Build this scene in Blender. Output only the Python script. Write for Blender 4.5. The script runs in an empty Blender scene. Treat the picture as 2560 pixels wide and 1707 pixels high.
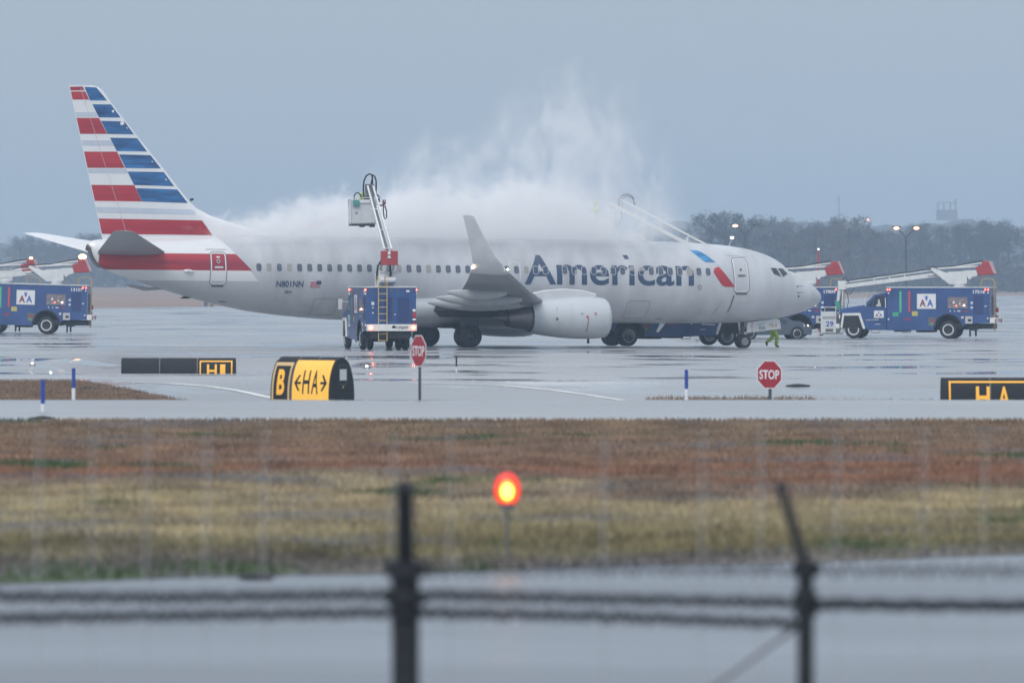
import bpy, bmesh, math, random
import numpy as np
from mathutils import Vector, Matrix
random.seed(7); np.random.seed(7)
R = math.radians
sc = bpy.context.scene
COL = sc.collection

# ------------------------------------------------------------------ camera, world, sun, exposure
cam_d = bpy.data.cameras.new('camera'); cam = bpy.data.objects.new('camera', cam_d); COL.objects.link(cam)
cam.location = (0, 0, 3.5); cam.rotation_euler = (R(90), 0, 0)
cam_d.sensor_width = 36; cam_d.lens = 216; cam_d.shift_y = -164.5/2560
cam_d.clip_start = .5; cam_d.clip_end = 20000
cam_d.dof.use_dof = True; cam_d.dof.focus_distance = 300; cam_d.dof.aperture_fstop = 1.8
sc.camera = cam
sc.view_settings.view_transform = 'Standard'; sc.view_settings.look = 'None'
sc.view_settings.exposure = 0; sc.view_settings.gamma = 1
sc.render.engine = 'CYCLES'
cy = sc.cycles
cy.use_denoising = True; cy.max_bounces = 10; cy.diffuse_bounces = 3; cy.glossy_bounces = 3
cy.volume_bounces = 7; cy.transparent_max_bounces = 8; cy.sample_clamp_indirect = 6
cy.volume_max_steps = 256

W = bpy.data.worlds.new('World'); sc.world = W; W.use_nodes = True
nt = W.node_tree; nt.nodes.clear()
wo = nt.nodes.new('ShaderNodeOutputWorld'); bg = nt.nodes.new('ShaderNodeBackground')
sky = nt.nodes.new('ShaderNodeTexSky'); sky.sky_type = 'NISHITA'; sky.sun_disc = False
sky.sun_elevation = R(40); sky.sun_rotation = R(200)
sky.air_density = 2.0; sky.dust_density = 4.0
# a thick even cloud deck: the clear sky is mixed into a grey-blue overcast that brightens towards the zenith
tc = nt.nodes.new('ShaderNodeTexCoord'); sep = nt.nodes.new('ShaderNodeSeparateXYZ')
rmp = nt.nodes.new('ShaderNodeValToRGB'); mx = nt.nodes.new('ShaderNodeMix'); mx.data_type = 'RGBA'
nt.links.new(tc.outputs['Generated'], sep.inputs[0]); nt.links.new(sep.outputs['Z'], rmp.inputs[0])
rmp.color_ramp.elements[0].position = 0.0; rmp.color_ramp.elements[0].color = (4.3, 5.15, 6.0, 1)
rmp.color_ramp.elements[1].position = 0.8; rmp.color_ramp.elements[1].color = (9.8, 10.5, 11.6, 1)
e = rmp.color_ramp.elements.new(.12); e.color = (4.7, 5.55, 6.5, 1)
mx.inputs['Factor'].default_value = .9
nt.links.new(sky.outputs[0], mx.inputs['A']); nt.links.new(rmp.outputs[0], mx.inputs['B'])
nt.links.new(mx.outputs['Result'], bg.inputs['Color']); bg.inputs['Strength'].default_value = .1
nt.links.new(bg.outputs[0], wo.inputs[0])

sl = bpy.data.lights.new('sun', 'SUN'); sun = bpy.data.objects.new('sun', sl); COL.objects.link(sun)
sl.energy = 1.5; sl.angle = R(25); sl.color = (1, .97, .93)
sun.rotation_euler = (R(42), 0, R(-20))

# ------------------------------------------------------------------ helpers
def tag(o, label=None, cat=None, group=None, kind=None):
    if label: o['label'] = label
    if cat: o['category'] = cat
    if group: o['group'] = group
    if kind: o['kind'] = kind
    return o
def empty(name, loc=(0, 0, 0), rz=0, label=None, cat=None, group=None):
    o = bpy.data.objects.new(name, None); COL.objects.link(o); o.empty_display_size = .3
    o.location = loc; o.rotation_euler = (0, 0, rz)
    return tag(o, label, cat, group)

def mat(name, col, rough=.5, metal=0., var=.12, vs=1.5, stretch=(1, 1, 1), bump=0., bs=8., coat=0., emit=None, es=0, alpha=None, var2=None):
    """principled with two octaves of colour and gloss variation in object space"""
    m = bpy.data.materials.new(name); m.use_nodes = True
    n = m.node_tree; b = n.nodes['Principled BSDF']; L = n.links.new
    b.inputs['Roughness'].default_value = rough; b.inputs['Metallic'].default_value = metal
    b.inputs['Coat Weight'].default_value = coat; b.inputs['Coat Roughness'].default_value = .15
    t = n.nodes.new('ShaderNodeTexCoord'); mp = n.nodes.new('ShaderNodeMapping'); mp.inputs['Scale'].default_value = stretch
    L(t.outputs['Object'], mp.inputs[0])
    nz = n.nodes.new('ShaderNodeTexNoise'); nz.inputs['Scale'].default_value = vs; nz.inputs['Detail'].default_value = 6
    nz.inputs['Roughness'].default_value = .65
    L(mp.outputs[0], nz.inputs['Vector'])
    r = n.nodes.new('ShaderNodeValToRGB'); L(nz.outputs[0], r.inputs[0])
    c = Vector(col[:3]); lo = c*(1-var); hi = c*(1+var*.7)
    if var2: hi = Vector(var2)
    r.color_ramp.elements[0].position = .32; r.color_ramp.elements[1].position = .68
    r.color_ramp.elements[0].color = (*lo, 1); r.color_ramp.elements[1].color = (*[min(x, 1) for x in hi], 1)
    L(r.outputs[0], b.inputs['Base Color'])
    mr = n.nodes.new('ShaderNodeMapRange'); L(nz.outputs[0], mr.inputs[0])
    mr.inputs[3].default_value = max(0, rough-.1); mr.inputs[4].default_value = min(1, rough+.12); L(mr.outputs[0], b.inputs['Roughness'])
    if bump:
        n2 = n.nodes.new('ShaderNodeTexNoise'); n2.inputs['Scale'].default_value = bs; n2.inputs['Detail'].default_value = 4
        L(mp.outputs[0], n2.inputs['Vector']); bp = n.nodes.new('ShaderNodeBump'); bp.inputs['Strength'].default_value = bump
        bp.inputs['Distance'].default_value = .05
        L(n2.outputs[0], bp.inputs['Height']); L(bp.outputs[0], b.inputs['Normal'])
    if emit: b.inputs['Emission Color'].default_value = (*emit, 1); b.inputs['Emission Strength'].default_value = es
    return m

class B:
    def __init__(s): s.v = []; s.f = []; s.m = []; s.k = 0
    def add(s, v, f, m=None):
        o = len(s.v); s.v += [tuple(p) for p in v]; s.f += [[i+o for i in q] for q in f]
        s.m += [s.k if m is None else m]*len(f); return s
    def box(s, x0, x1, y0, y1, z0, z1, m=None):
        v = [(x, y, z) for x in (x0, x1) for y in (y0, y1) for z in (z0, z1)]
        return s.add(v, [(0, 1, 3, 2), (4, 6, 7, 5), (0, 4, 5, 1), (2, 3, 7, 6), (0, 2, 6, 4), (1, 5, 7, 3)], m)
    def beam(s, p, q, w, h=None, w2=None, h2=None, m=None):
        h = h or w; w2 = w2 or w; h2 = h2 or h
        p = Vector(p); q = Vector(q); d = (q-p).normalized()
        up = Vector((0, 0, 1)) if abs(d.z) < .95 else Vector((1, 0, 0))
        a = d.cross(up).normalized(); b = a.cross(d).normalized(); v = []
        for c, ww, hh in ((p, w, h), (q, w2, h2)):
            for i, j in ((-1, -1), (1, -1), (1, 1), (-1, 1)): v.append(c+a*i*ww/2+b*j*hh/2)
        return s.add(v, [(3, 2, 1, 0), (4, 5, 6, 7), (0, 1, 5, 4), (1, 2, 6, 5), (2, 3, 7, 6), (3, 0, 4, 7)], m)
    def cyl(s, p, q, r0, r1=None, n=16, cap=True, m=None):
        r1 = r0 if r1 is None else r1; p = Vector(p); q = Vector(q); d = (q-p).normalized()
        up = Vector((0, 0, 1)) if abs(d.z) < .9 else Vector((1, 0, 0))
        a = d.cross(up).normalized(); b = a.cross(d); v = []
        for c, r in ((p, r0), (q, r1)):
            for i in range(n):
                t = 2*math.pi*i/n; v.append(c+a*math.cos(t)*r+b*math.sin(t)*r)
        f = [(i, (i+1) % n, n+(i+1) % n, n+i) for i in range(n)]
        if cap: f += [tuple(range(n-1, -1, -1)), tuple(range(n, 2*n))]
        return s.add(v, f, m)
    def tube(s, pts, r, n=6, m=None):
        pts = [Vector(p) for p in pts]; v = []; f = []; pa = None
        for i, c in enumerate(pts):
            d = (pts[min(i+1, len(pts)-1)]-pts[max(i-1, 0)]).normalized()
            if pa is None:
                up = Vector((0, 0, 1)) if abs(d.z) < .9 else Vector((1, 0, 0)); a = d.cross(up).normalized()
            else: a = (pa-d*pa.dot(d)).normalized()
            pa = a; b = a.cross(d)
            for k in range(n):
                t = 2*math.pi*k/n; v.append(c+a*math.cos(t)*r+b*math.sin(t)*r)
        for i in range(len(pts)-1):
            for k in range(n): f.append((i*n+k, i*n+(k+1) % n, (i+1)*n+(k+1) % n, (i+1)*n+k))
        f += [tuple(range(n-1, -1, -1)), tuple(range((len(pts)-1)*n, len(pts)*n))]
        return s.add(v, f, m)
    def prism(s, poly, y0, y1, ax='y', m=None):
        n = len(poly); f3 = {'y': lambda a, b, c: (a, c, b), 'x': lambda a, b, c: (c, a, b), 'z': lambda a, b, c: (a, b, c)}[ax]
        v = [f3(a, b, y0) for a, b in poly]+[f3(a, b, y1) for a, b in poly]
        f = [(i, (i+1) % n, n+(i+1) % n, n+i) for i in range(n)]+[tuple(range(n-1, -1, -1)), tuple(range(n, 2*n))]
        return s.add(v, f, m)
    def loft(s, secs, cap=True, closed=True, m=None):
        n = len(secs[0]); v = [p for q in secs for p in q]; f = []
        for i in range(len(secs)-1):
            for k in range(n if closed else n-1): f.append((i*n+k, i*n+(k+1) % n, (i+1)*n+(k+1) % n, (i+1)*n+k))
        if cap: f += [tuple(range(n-1, -1, -1)), tuple(range((len(secs)-1)*n, len(secs)*n))]
        return s.add(v, f, m)
    def lathe(s, prof, c, ax, n=28, m=None, sq=None):
        """prof: (distance along ax, radius); sq(angle)->radius factor"""
        c = Vector(c); ax = Vector(ax).normalized(); up = Vector((0, 0, 1)); a = ax.cross(up).normalized(); b = a.cross(ax)
        secs = []
        for d, r in prof:
            secs.append([c+ax*d+a*math.cos(2*math.pi*i/n)*r+b*math.sin(2*math.pi*i/n)*r*(sq(math.sin(2*math.pi*i/n)) if sq else 1) for i in range(n)])
        return s.loft(secs, cap=True, m=m)
    def sphere(s, c, r, n=10, m=None, sc3=(1, 1, 1)):
        v = []; f = []
        for i in range(n+1):
            p = math.pi*i/n
            for k in range(n*2):
                t = math.pi*k/n; v.append((c[0]+r*sc3[0]*math.sin(p)*math.cos(t), c[1]+r*sc3[1]*math.sin(p)*math.sin(t), c[2]+r*sc3[2]*math.cos(p)))
        for i in range(n):
            for k in range(n*2): f.append((i*2*n+k, (i+1)*2*n+k, (i+1)*2*n+(k+1) % (2*n), i*2*n+(k+1) % (2*n)))
        return s.add(v, f, m)
    def build(s, name, mats, parent=None, bevel=0, smooth=35, fixn=True, seg=2, xf=None):
        me = bpy.data.meshes.new(name)
        vs = s.v if xf is None else [tuple(xf @ Vector(p)) for p in s.v]
        me.from_pydata(vs, [], s.f)
        if not isinstance(mats, (list, tuple)): mats = [mats]
        for q in mats: me.materials.append(q)
        me.polygons.foreach_set('material_index', s.m)
        if fixn:
            bm = bmesh.new(); bm.from_mesh(me); bmesh.ops.remove_doubles(bm, verts=bm.verts, dist=1e-5)
            bmesh.ops.recalc_face_normals(bm, faces=bm.faces); bm.to_mesh(me); bm.free()
        if smooth:
            me.polygons.foreach_set('use_smooth', [True]*len(me.polygons)); me.set_sharp_from_angle(angle=R(smooth))
        me.update()
        o = bpy.data.objects.new(name, me); COL.objects.link(o)
        if parent: o.parent = parent
        if bevel:
            md = o.modifiers.new('bevel', 'BEVEL'); md.width = bevel; md.segments = seg; md.limit_method = 'ANGLE'; md.angle_limit = R(40)
        return o

_tc = {}
def text2d(s, off=0.0, x0=0, x1=1, y0=0, y1=1):
    """letters as flat faces, fitted to a box"""
    k = (s, off)
    if k not in _tc:
        c = bpy.data.curves.new('letters', 'FONT'); c.body = s; c.size = 1; c.offset = off; c.resolution_u = 4
        o = bpy.data.objects.new('letters', c); COL.objects.link(o); bpy.context.view_layer.update()
        m = bpy.data.meshes.new_from_object(o)
        V = np.array([v.co[:2] for v in m.vertices]); F = [tuple(p.vertices) for p in m.polygons]
        bpy.data.objects.remove(o); bpy.data.curves.remove(c); bpy.data.meshes.remove(m)
        V = (V-V.min(0))/(V.max(0)-V.min(0)); _tc[k] = (V, F)
    V, F = _tc[k]
    return [(x0+(x1-x0)*a, y0+(y1-y0)*b) for a, b in V], F

def decal(name, V, F, fn, m, parent, cutz=None, cutx=None):
    """flat shapes laid over a surface: fn maps (u,v) to 3D"""
    bm = bmesh.new(); vs = [bm.verts.new((a, b, 0)) for a, b in V]
    for f in F:
        try: bm.faces.new([vs[i] for i in f])
        except ValueError: pass
    if cutz:
        lo = min(b for a, b in V); hi = max(b for a, b in V); z = lo+cutz
        while z < hi:
            bmesh.ops.bisect_plane(bm, geom=bm.verts[:]+bm.edges[:]+bm.faces[:], plane_co=(0, z, 0), plane_no=(0, 1, 0)); z += cutz
    if cutx:
        lo = min(a for a, b in V); hi = max(a for a, b in V); z = lo+cutx
        while z < hi:
            bmesh.ops.bisect_plane(bm, geom=bm.verts[:]+bm.edges[:]+bm.faces[:], plane_co=(z, 0, 0), plane_no=(1, 0, 0)); z += cutx
    for v in bm.verts: v.co = fn(v.co.x, v.co.y)
    me = bpy.data.meshes.new(name); bm.to_mesh(me); bm.free(); me.materials.append(m)
    me.polygons.foreach_set('use_smooth', [True]*len(me.polygons))
    o = bpy.data.objects.new(name, me); COL.objects.link(o); o.parent = parent
    return o
def rrect(x0, x1, y0, y1, r, n=5):
    p = []
    for cx, cy_, a0 in ((x1-r, y1-r, 0), (x0+r, y1-r, 90), (x0+r, y0+r, 180), (x1-r, y0+r, 270)):
        for i in range(n+1):
            a = R(a0+90*i/n); p.append((cx+r*math.cos(a), cy_+r*math.sin(a)))
    return p
def ring(x0, x1, y0, y1, r, w):
    a = rrect(x0, x1, y0, y1, r); b = rrect(x0+w, x1-w, y0+w, y1-w, max(r-w, .01)); n = len(a)
    return a+b, [(i, (i+1) % n, n+(i+1) % n, n+i) for i in range(n)]
def ss(a, b, x):
    t = min(1, max(0, (x-a)/(b-a))); return t*t*(3-2*t)

# ------------------------------------------------------------------ terrain
def zt(x, y):
    z = 0.
    z -= .62*ss(173, 184, y)*(1-ss(188, 206, y))                          # shallow drain between the taxiways
    z -= .66*ss(219, 233, y)*(1-ss(238, 264, y))*ss(-18.5, -16, x)*(1-ss(-9, -6, x))
    z += (.035-.145*min(1, max(0, (x+2)/13.8)))*ss(235, 262, y)           # the ramp falls gently to the right
    return z
def sheet(name, ys, xl, xr, m, dz, nx=60, kind='structure', fl=None):
    b = B(); v = []; 
    for y in ys:
        a, c = xl(y), xr(y)
        for i in range(nx+1):
            x = a+(c-a)*i/nx; v.append((x, y, zt(x, y)+dz))
    n = nx+1; f = [(j*n+i, j*n+i+1, (j+1)*n+i+1, (j+1)*n+i) for j in range(len(ys)-1) for i in range(nx)]
    b.add(v, f); o = b.build(name, m, smooth=60, fixn=False); tag(o, kind=kind); return o

def wet(name, base, dark, r_dry, r_wet, scale, streak=(1, 1, 1), bump=.02, lo=.45, hi=.6, jx=None, jy=None):
    m = bpy.data.materials.new(name); m.use_nodes = True; n = m.node_tree; b = n.nodes['Principled BSDF']; L = n.links.new
    t = n.nodes.new('ShaderNodeTexCoord'); mp = n.nodes.new('ShaderNodeMapping'); mp.inputs['Scale'].default_value = streak
    L(t.outputs['Object'], mp.inputs[0])
    a = n.nodes.new('ShaderNodeTexNoise'); a.inputs['Scale'].default_value = scale; a.inputs['Detail'].default_value = 8; a.inputs['Roughness'].default_value = .6
    L(mp.outputs[0], a.inputs['Vector'])
    r = n.nodes.new('ShaderNodeMapRange'); L(a.outputs[0], r.inputs[0]); r.interpolation_type = 'SMOOTHSTEP'
    r.inputs[1].default_value = lo; r.inputs[2].default_value = hi; r.inputs[3].default_value = r_dry; r.inputs[4].default_value = r_wet
    L(r.outputs[0], b.inputs['Roughness'])
    c = n.nodes.new('ShaderNodeTexNoise'); c.inputs['Scale'].default_value = scale*.37; c.inputs['Detail'].default_value = 7; L(mp.outputs[0], c.inputs['Vector'])
    cr = n.nodes.new('ShaderNodeValToRGB'); L(c.outputs[0], cr.inputs[0])
    cr.color_ramp.elements[0].position = .35; cr.color_ramp.elements[0].color = (*dark, 1)
    cr.color_ramp.elements[1].position = .65; cr.color_ramp.elements[1].color = (*base, 1)
    col = cr.outputs[0]
    if jx:                                                                  # slab joints
        br = n.nodes.new('ShaderNodeTexBrick'); br.offset = 0; br.inputs['Scale'].default_value = 1
        br.inputs['Brick Width'].default_value = jx; br.inputs['Row Height'].default_value = jy; br.inputs['Mortar Size'].default_value = .04
        br.inputs['Color1'].default_value = (1, 1, 1, 1); br.inputs['Color2'].default_value = (.82, .82, .82, 1); br.inputs['Mortar'].default_value = (.25, .25, .26, 1)
        L(t.outputs['Object'], br.inputs['Vector'])
        mm = n.nodes.new('ShaderNodeMix'); mm.data_type = 'RGBA'; mm.blend_type = 'MULTIPLY'; mm.inputs['Factor'].default_value = 1
        L(col, mm.inputs['A']); L(br.outputs['Color'], mm.inputs['B']); col = mm.outputs['Result']
    L(col, b.inputs['Base Color'])
    d = n.nodes.new('ShaderNodeTexNoise'); d.inputs['Scale'].default_value = 1.2; d.inputs['Detail'].default_value = 3; L(t.outputs['Object'], d.inputs['Vector'])
    bp = n.nodes.new('ShaderNodeBump'); bp.inputs['Strength'].default_value = bump; bp.inputs['Distance'].default_value = .1
    L(d.outputs[0], bp.inputs['Height']); L(bp.outputs[0], b.inputs['Normal'])
    b.inputs['IOR'].default_value = 1.75
    return m
M_apron = wet('wet_concrete', (.33, .335, .345), (.24, .245, .255), .32, .03, .12, bump=.012, lo=.48, hi=.62)
M_taxi = wet('wet_taxiway_concrete', (.36, .37, .38), (.27, .28, .295), .38, .25, .09, bump=.02)
M_road = wet('wet_asphalt', (.20, .225, .26), (.125, .14, .165), .42, .30, .22, (.35, 1, 1), bump=.03)
M_far = mat('dry_far_field', (.26, .175, .13), .9, var=.25, vs=.02)

def grass_colour(n, L, t):
    """bands of dead red-brown, straw and olive grass that run across the field"""
    sx = n.nodes.new('ShaderNodeSeparateXYZ'); L(t, sx.inputs[0])
    a = n.nodes.new('ShaderNodeTexNoise'); a.inputs['Scale'].default_value = .18; a.inputs['Detail'].default_value = 6
    mp = n.nodes.new('ShaderNodeMapping'); mp.inputs['Scale'].default_value = (.6, .45, 1); L(t, mp.inputs[0]); L(mp.outputs[0], a.inputs['Vector'])
    mr = n.nodes.new('ShaderNodeMapRange'); L(a.outputs[0], mr.inputs[0]); mr.inputs[1].default_value = .25; mr.inputs[2].default_value = .75
    mr.inputs[3].default_value = -9; mr.inputs[4].default_value = 9
    ad = n.nodes.new('ShaderNodeMath'); L(sx.outputs['Y'], ad.inputs[0]); L(mr.outputs[0], ad.inputs[1])
    q = n.nodes.new('ShaderNodeMapRange'); L(ad.outputs[0], q.inputs[0]); q.inputs[1].default_value = 68; q.inputs[2].default_value = 150
    r = n.nodes.new('ShaderNodeValToRGB'); L(q.outputs[0], r.inputs[0]); cr = r.color_ramp
    stops = [(0, (.15, .145, .145)), (.08, (.18, .165, .155)), (.13, (.19, .175, .10)), (.19, (.26, .23, .13)), (.25, (.37, .325, .21)), (.35, (.40, .335, .22)),
             (.41, (.25, .205, .165)), (.48, (.30, .165, .11)), (.60, (.29, .19, .135)), (.8, (.275, .205, .145)), (1, (.25, .18, .12))]
    cr.elements[0].position = 0; cr.elements[0].color = (*stops[0][1], 1); cr.elements[1].position = 1; cr.elements[1].color = (*stops[-1][1], 1)
    for p, c in stops[1:-1]: e = cr.elements.new(p); e.color = (*c, 1)
    b = n.nodes.new('ShaderNodeTexNoise'); b.inputs['Scale'].default_value = .9; b.inputs['Detail'].default_value = 5
    mp2 = n.nodes.new('ShaderNodeMapping'); mp2.inputs['Scale'].default_value = (.7, .5, 1); L(t, mp2.inputs[0]); L(mp2.outputs[0], b.inputs['Vector'])
    r2 = n.nodes.new('ShaderNodeValToRGB'); L(b.outputs[0], r2.inputs[0])
    r2.color_ramp.elements[0].position = .3; r2.color_ramp.elements[0].color = (.48, .46, .46, 1)
    r2.color_ramp.elements[1].position = .7; r2.color_ramp.elements[1].color = (1.25, 1.22, 1.15, 1)
    mm = n.nodes.new('ShaderNodeMix'); mm.data_type = 'RGBA'; mm.blend_type = 'MULTIPLY'; mm.inputs['Factor'].default_value = 1
    L(r.outputs[0], mm.inputs['A']); L(r2.outputs[0], mm.inputs['B'])
    # green clumps
    g = n.nodes.new('ShaderNodeTexNoise'); g.inputs['Scale'].default_value = .25; g.inputs['Detail'].default_value = 3
    mp3 = n.nodes.new('ShaderNodeMapping'); mp3.inputs['Scale'].default_value = (1, .6, 1); mp3.inputs['Location'].default_value = (31, 7, 0)
    L(t, mp3.inputs[0]); L(mp3.outputs[0], g.inputs['Vector'])
    gr = n.nodes.new('ShaderNodeMapRange'); L(g.outputs[0], gr.inputs[0]); gr.inputs[1].default_value = .60; gr.inputs[2].default_value = .66
    m2 = n.nodes.new('ShaderNodeMix'); m2.data_type = 'RGBA'; L(gr.outputs[0], m2.inputs['Factor']); L(mm.outputs['Result'], m2.inputs['A']); m2.inputs['B'].default_value = (.07, .105, .045, 1)
    # bare grey wet soil showing through in long flat patches
    h = n.nodes.new('ShaderNodeTexNoise'); h.inputs['Scale'].default_value = .33; h.inputs['Detail'].default_value = 5; h.inputs['Roughness'].default_value = .7
    mp4 = n.nodes.new('ShaderNodeMapping'); mp4.inputs['Scale'].default_value = (.6, .55, 1); mp4.inputs['Location'].default_value = (3, 17, 0)
    L(t, mp4.inputs[0]); L(mp4.outputs[0], h.inputs['Vector'])
    hr = n.nodes.new('ShaderNodeMapRange'); L(h.outputs[0], hr.inputs[0]); hr.inputs[1].default_value = .53; hr.inputs[2].default_value = .64; hr.inputs[4].default_value = .75
    m3 = n.nodes.new('ShaderNodeMix'); m3.data_type = 'RGBA'; L(hr.outputs[0], m3.inputs['Factor']); L(m2.outputs['Result'], m3.inputs['A']); m3.inputs['B'].default_value = (.19, .19, .205, 1)
    return m3.outputs['Result']
def grass_mat(name):
    m = bpy.data.materials.new(name); m.use_nodes = True; n = m.node_tree; b = n.nodes['Principled BSDF']; L = n.links.new
    t = n.nodes.new('ShaderNodeTexCoord'); L(grass_colour(n, L, t.outputs['Object']), b.inputs['Base Color']); b.inputs['Roughness'].default_value = .8
    b.inputs['Specular IOR Level'].default_value = .2
    return m
M_grass = grass_mat('dead_grass_bands')
M_tuft = mat('dry_weeds', (.22, .15, .105), .9, var=.35, vs=1.2)

def edgeline(x): return 73.2+(x)*.57+.25*math.sin(x*1.3)                    # slanting far edge of the front road
Yf = lambda x: max(560, 625+(x+52)*3.3)
# base ground, everything else lies on it
ys = [-20, 40, 73, 110, 147, 160]+list(np.arange(165, 270, 1.5))+[275, 300, 360, 450, 600, 800, 1100, 1500, 2200, 3500, 7000]
sheet('ground', ys, lambda y: -max(60, y*.6), lambda y: max(60, y*.6), M_far, -.06, 160)
# ramp
b = B(); xs = np.linspace(-180, 180, 241); vs_ = np.concatenate([np.arange(172.5, 270, 1.5), [275, 285, 300, 330, 380, 450]]); rows = []
for y in list(vs_)+[None, 'e']:
    for x in xs:
        yy = y if not (y is None or y == 'e') else (450+(Yf(x)-450)*(.5 if y is None else 1)+(.0 if y is None else 3*math.sin(x*.3)))
        rows.append((x, yy, zt(x, yy)))
n = len(xs); b.add(rows, [(j*n+i, j*n+i+1, (j+1)*n+i+1, (j+1)*n+i) for j in range(len(vs_)+1) for i in range(n-1)])
tag(b.build('apron', M_apron, smooth=60, fixn=False), kind='structure')
sheet('taxiway', [146.6, 148, 155, 163, 170, 172.4], lambda y: -60, lambda y: 60, M_taxi, 0, 40)
# front road with slanting far edge
b = B(); xs = np.linspace(-30, 30, 121); rows = [(x, y if y else edgeline(x), 0) for y in (-20, 20, 45, 60, None) for x in xs]; n = len(xs)
b.add(rows, [(j*n+i, j*n+i+1, (j+1)*n+i+1, (j+1)*n+i) for j in range(4) for i in range(n-1)])
tag(b.build('road', M_road, smooth=0, fixn=False), kind='structure')
# grass field: soil sheet + blades
b = B(); rows = [(x, edgeline(x)+.02+(146.5-edgeline(x))*k/40, .012) for k in range(41) for x in xs]
b.add(rows, [(j*n+i, j*n+i+1, (j+1)*n+i+1, (j+1)*n+i) for j in range(40) for i in range(n-1)])
tag(b.build('field', M_grass, smooth=0, fixn=False), kind='structure')

def blades(name, pts, h, w, m, label):
    """pts: array of x,y,z; one bent triangle pair per blade, three blades per tuft"""
    n = len(pts); an = np.random.rand(n)*math.pi; hh = h*(.5+np.random.rand(n)); le = (np.random.rand(n, 2)-.5)*h*1.1; ww = w*(.6+.8*np.random.rand(n))
    dx = np.cos(an)*ww/2; dy = np.sin(an)*ww/2*.4
    V = np.zeros((n, 3, 3)); V[:, 0] = pts; V[:, 1] = pts; V[:, 2] = pts
    V[:, 0, 0] -= dx; V[:, 0, 1] -= dy; V[:, 1, 0] += dx; V[:, 1, 1] += dy
    V[:, 2, 0] += le[:, 0]; V[:, 2, 1] += le[:, 1]; V[:, 2, 2] += hh
    me = bpy.data.meshes.new(name); me.vertices.add(3*n); me.vertices.foreach_set('co', V.ravel())
    me.loops.add(3*n); me.loops.foreach_set('vertex_index', np.arange(3*n)); me.polygons.add(n)
    me.polygons.foreach_set('loop_start', np.arange(n)*3); me.polygons.foreach_set('loop_total', np.full(n, 3)); me.update(); me.validate()
    me.materials.append(m); o = bpy.data.objects.new(name, me); COL.objects.link(o); tag(o, label, 'grass', kind='stuff'); return o
N = 330000
px_ = np.random.rand(N)**.8; Y = 70+px_*77; X = (np.random.rand(N)*2-1)*(Y*.10+8)
ed = 73.2+X*.57; ok = (Y > ed+.05+.3*np.random.rand(N)) & (Y < 146.9); X, Y = X[ok], Y[ok]
cl = np.sin(X*2.1+np.sin(Y*1.3)*2)*np.sin(Y*.9+X*.7)
pts = np.stack([X, Y, np.zeros_like(X)+.005], 1)
blades('grass', pts, .10, .05, M_grass, 'dead red-brown and straw grass strip between the front road and the taxiway')
def patch(xl, xr, ya, yb, cnt, h, label, taper=False, w=.035):
    x = xl+(xr-xl)*np.random.rand(cnt); y = ya+(yb-ya)*np.random.rand(cnt)
    if taper: k = (y-ya) < (yb-ya)*np.clip((xr-x)/(xr-xl)*1.7, .0, 1); x, y = x[k], y[k]
    p = np.array([(a, c, zt(a, c)) for a, c in zip(x, y)]); return blades('weeds', p, h, w, M_tuft, label)
patch(-18, -9.2, 191, 204, 26000, .10, 'brown weedy verge left of the yellow and black sign, behind the blue markers', True)
patch(4.2, 9.6, 193.5, 195.5, 900, .10, 'thin brown weeds around the foot of the right stop sign')
patch(5.0, 8.2, 192.5, 194.5, 1500, .08, 'low tan weeds between the blue marker post and the right stop sign')
patch(7, 16.5, 189, 193, 2600, .16, 'sparse pale weeds in front of the cut off black sign at the right edge')
patch(-6.5, 3.5, 189, 193, 1200, .10, 'sparse weeds behind the taxiway edge under the left stop sign')
b = B()
for xl, xr, ya, yb in ((-19, -9.6, 193, 203),):
    v = []; nn = 30
    for j in range(9):
        for i in range(nn+1):
            x = xl+(xr-xl)*i/nn; top = ya+(yb-ya)*min(1, (xr-x)/(xr-xl)*1.7)+.3*math.sin(x*3); y = ya+(max(top, ya+.1)-ya)*j/8; v.append((x, y, zt(x, y)+.012))
    b.add(v, [(j*(nn+1)+i, j*(nn+1)+i+1, (j+1)*(nn+1)+i+1, (j+1)*(nn+1)+i) for j in range(8) for i in range(nn)])
tag(b.build('verge', M_tuft, smooth=0, fixn=False), kind='structure')

# ------------------------------------------------------------------ painted lines on the ramp
M_line = mat('white_road_paint', (.78, .78, .76), .5, var=.2, vs=.8)
def ribbon(name, pts, w, label):
    b = B(); v = []
    P = [Vector(p) for p in pts]; Q = []
    for i in range(len(P)-1):
        for k in range(8): Q.append(P[i].lerp(P[i+1], k/8))
    Q.append(P[-1])
    for i, p in enumerate(Q):
        d = (Q[min(i+1, len(Q)-1)]-Q[max(i-1, 0)]).normalized(); nn = Vector((-d.y, d.x))*w/2
        for q in (p+nn, p-nn): v.append((q.x, q.y, zt(q.x, q.y)+.012))
    b.add(v, [(2*i, 2*i+1, 2*i+3, 2*i+2) for i in range(len(Q)-1)])
    return tag(b.build(name, M_line, smooth=0, fixn=False), kind='structure')
ribbon('taxiway_marking', [(-13.2, 204), (-11.3, 202.6), (-10, 201), (-9, 199), (-8.3, 197.2), (-7.7, 195.5), (-7.1, 194.3)], .24, '')
ribbon('taxiway_marking', [(-3.4, 203), (-.5, 201.5), (1.3, 199), (2.3, 197), (3, 195.4), (3.5, 194.4)], .24, '')
ribbon('taxiway_marking', [(-22, 216.5), (-12, 217.4), (-2, 217), (4, 216.4)], .18, '')
M_seal = mat('dark_joint_sealant', (.035, .035, .04), .35, var=.2)

# ------------------------------------------------------------------ airliner
AA = R(21.5)
plane = empty('airliner', (-3.04+19.6*math.cos(AA), 300+19.6*math.sin(AA), -.146), AA,
              'grey twin engine airliner with striped flag tail being sprayed with steam on the wet ramp', 'airliner')
plane.rotation_euler = (0, .009, AA)

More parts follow.
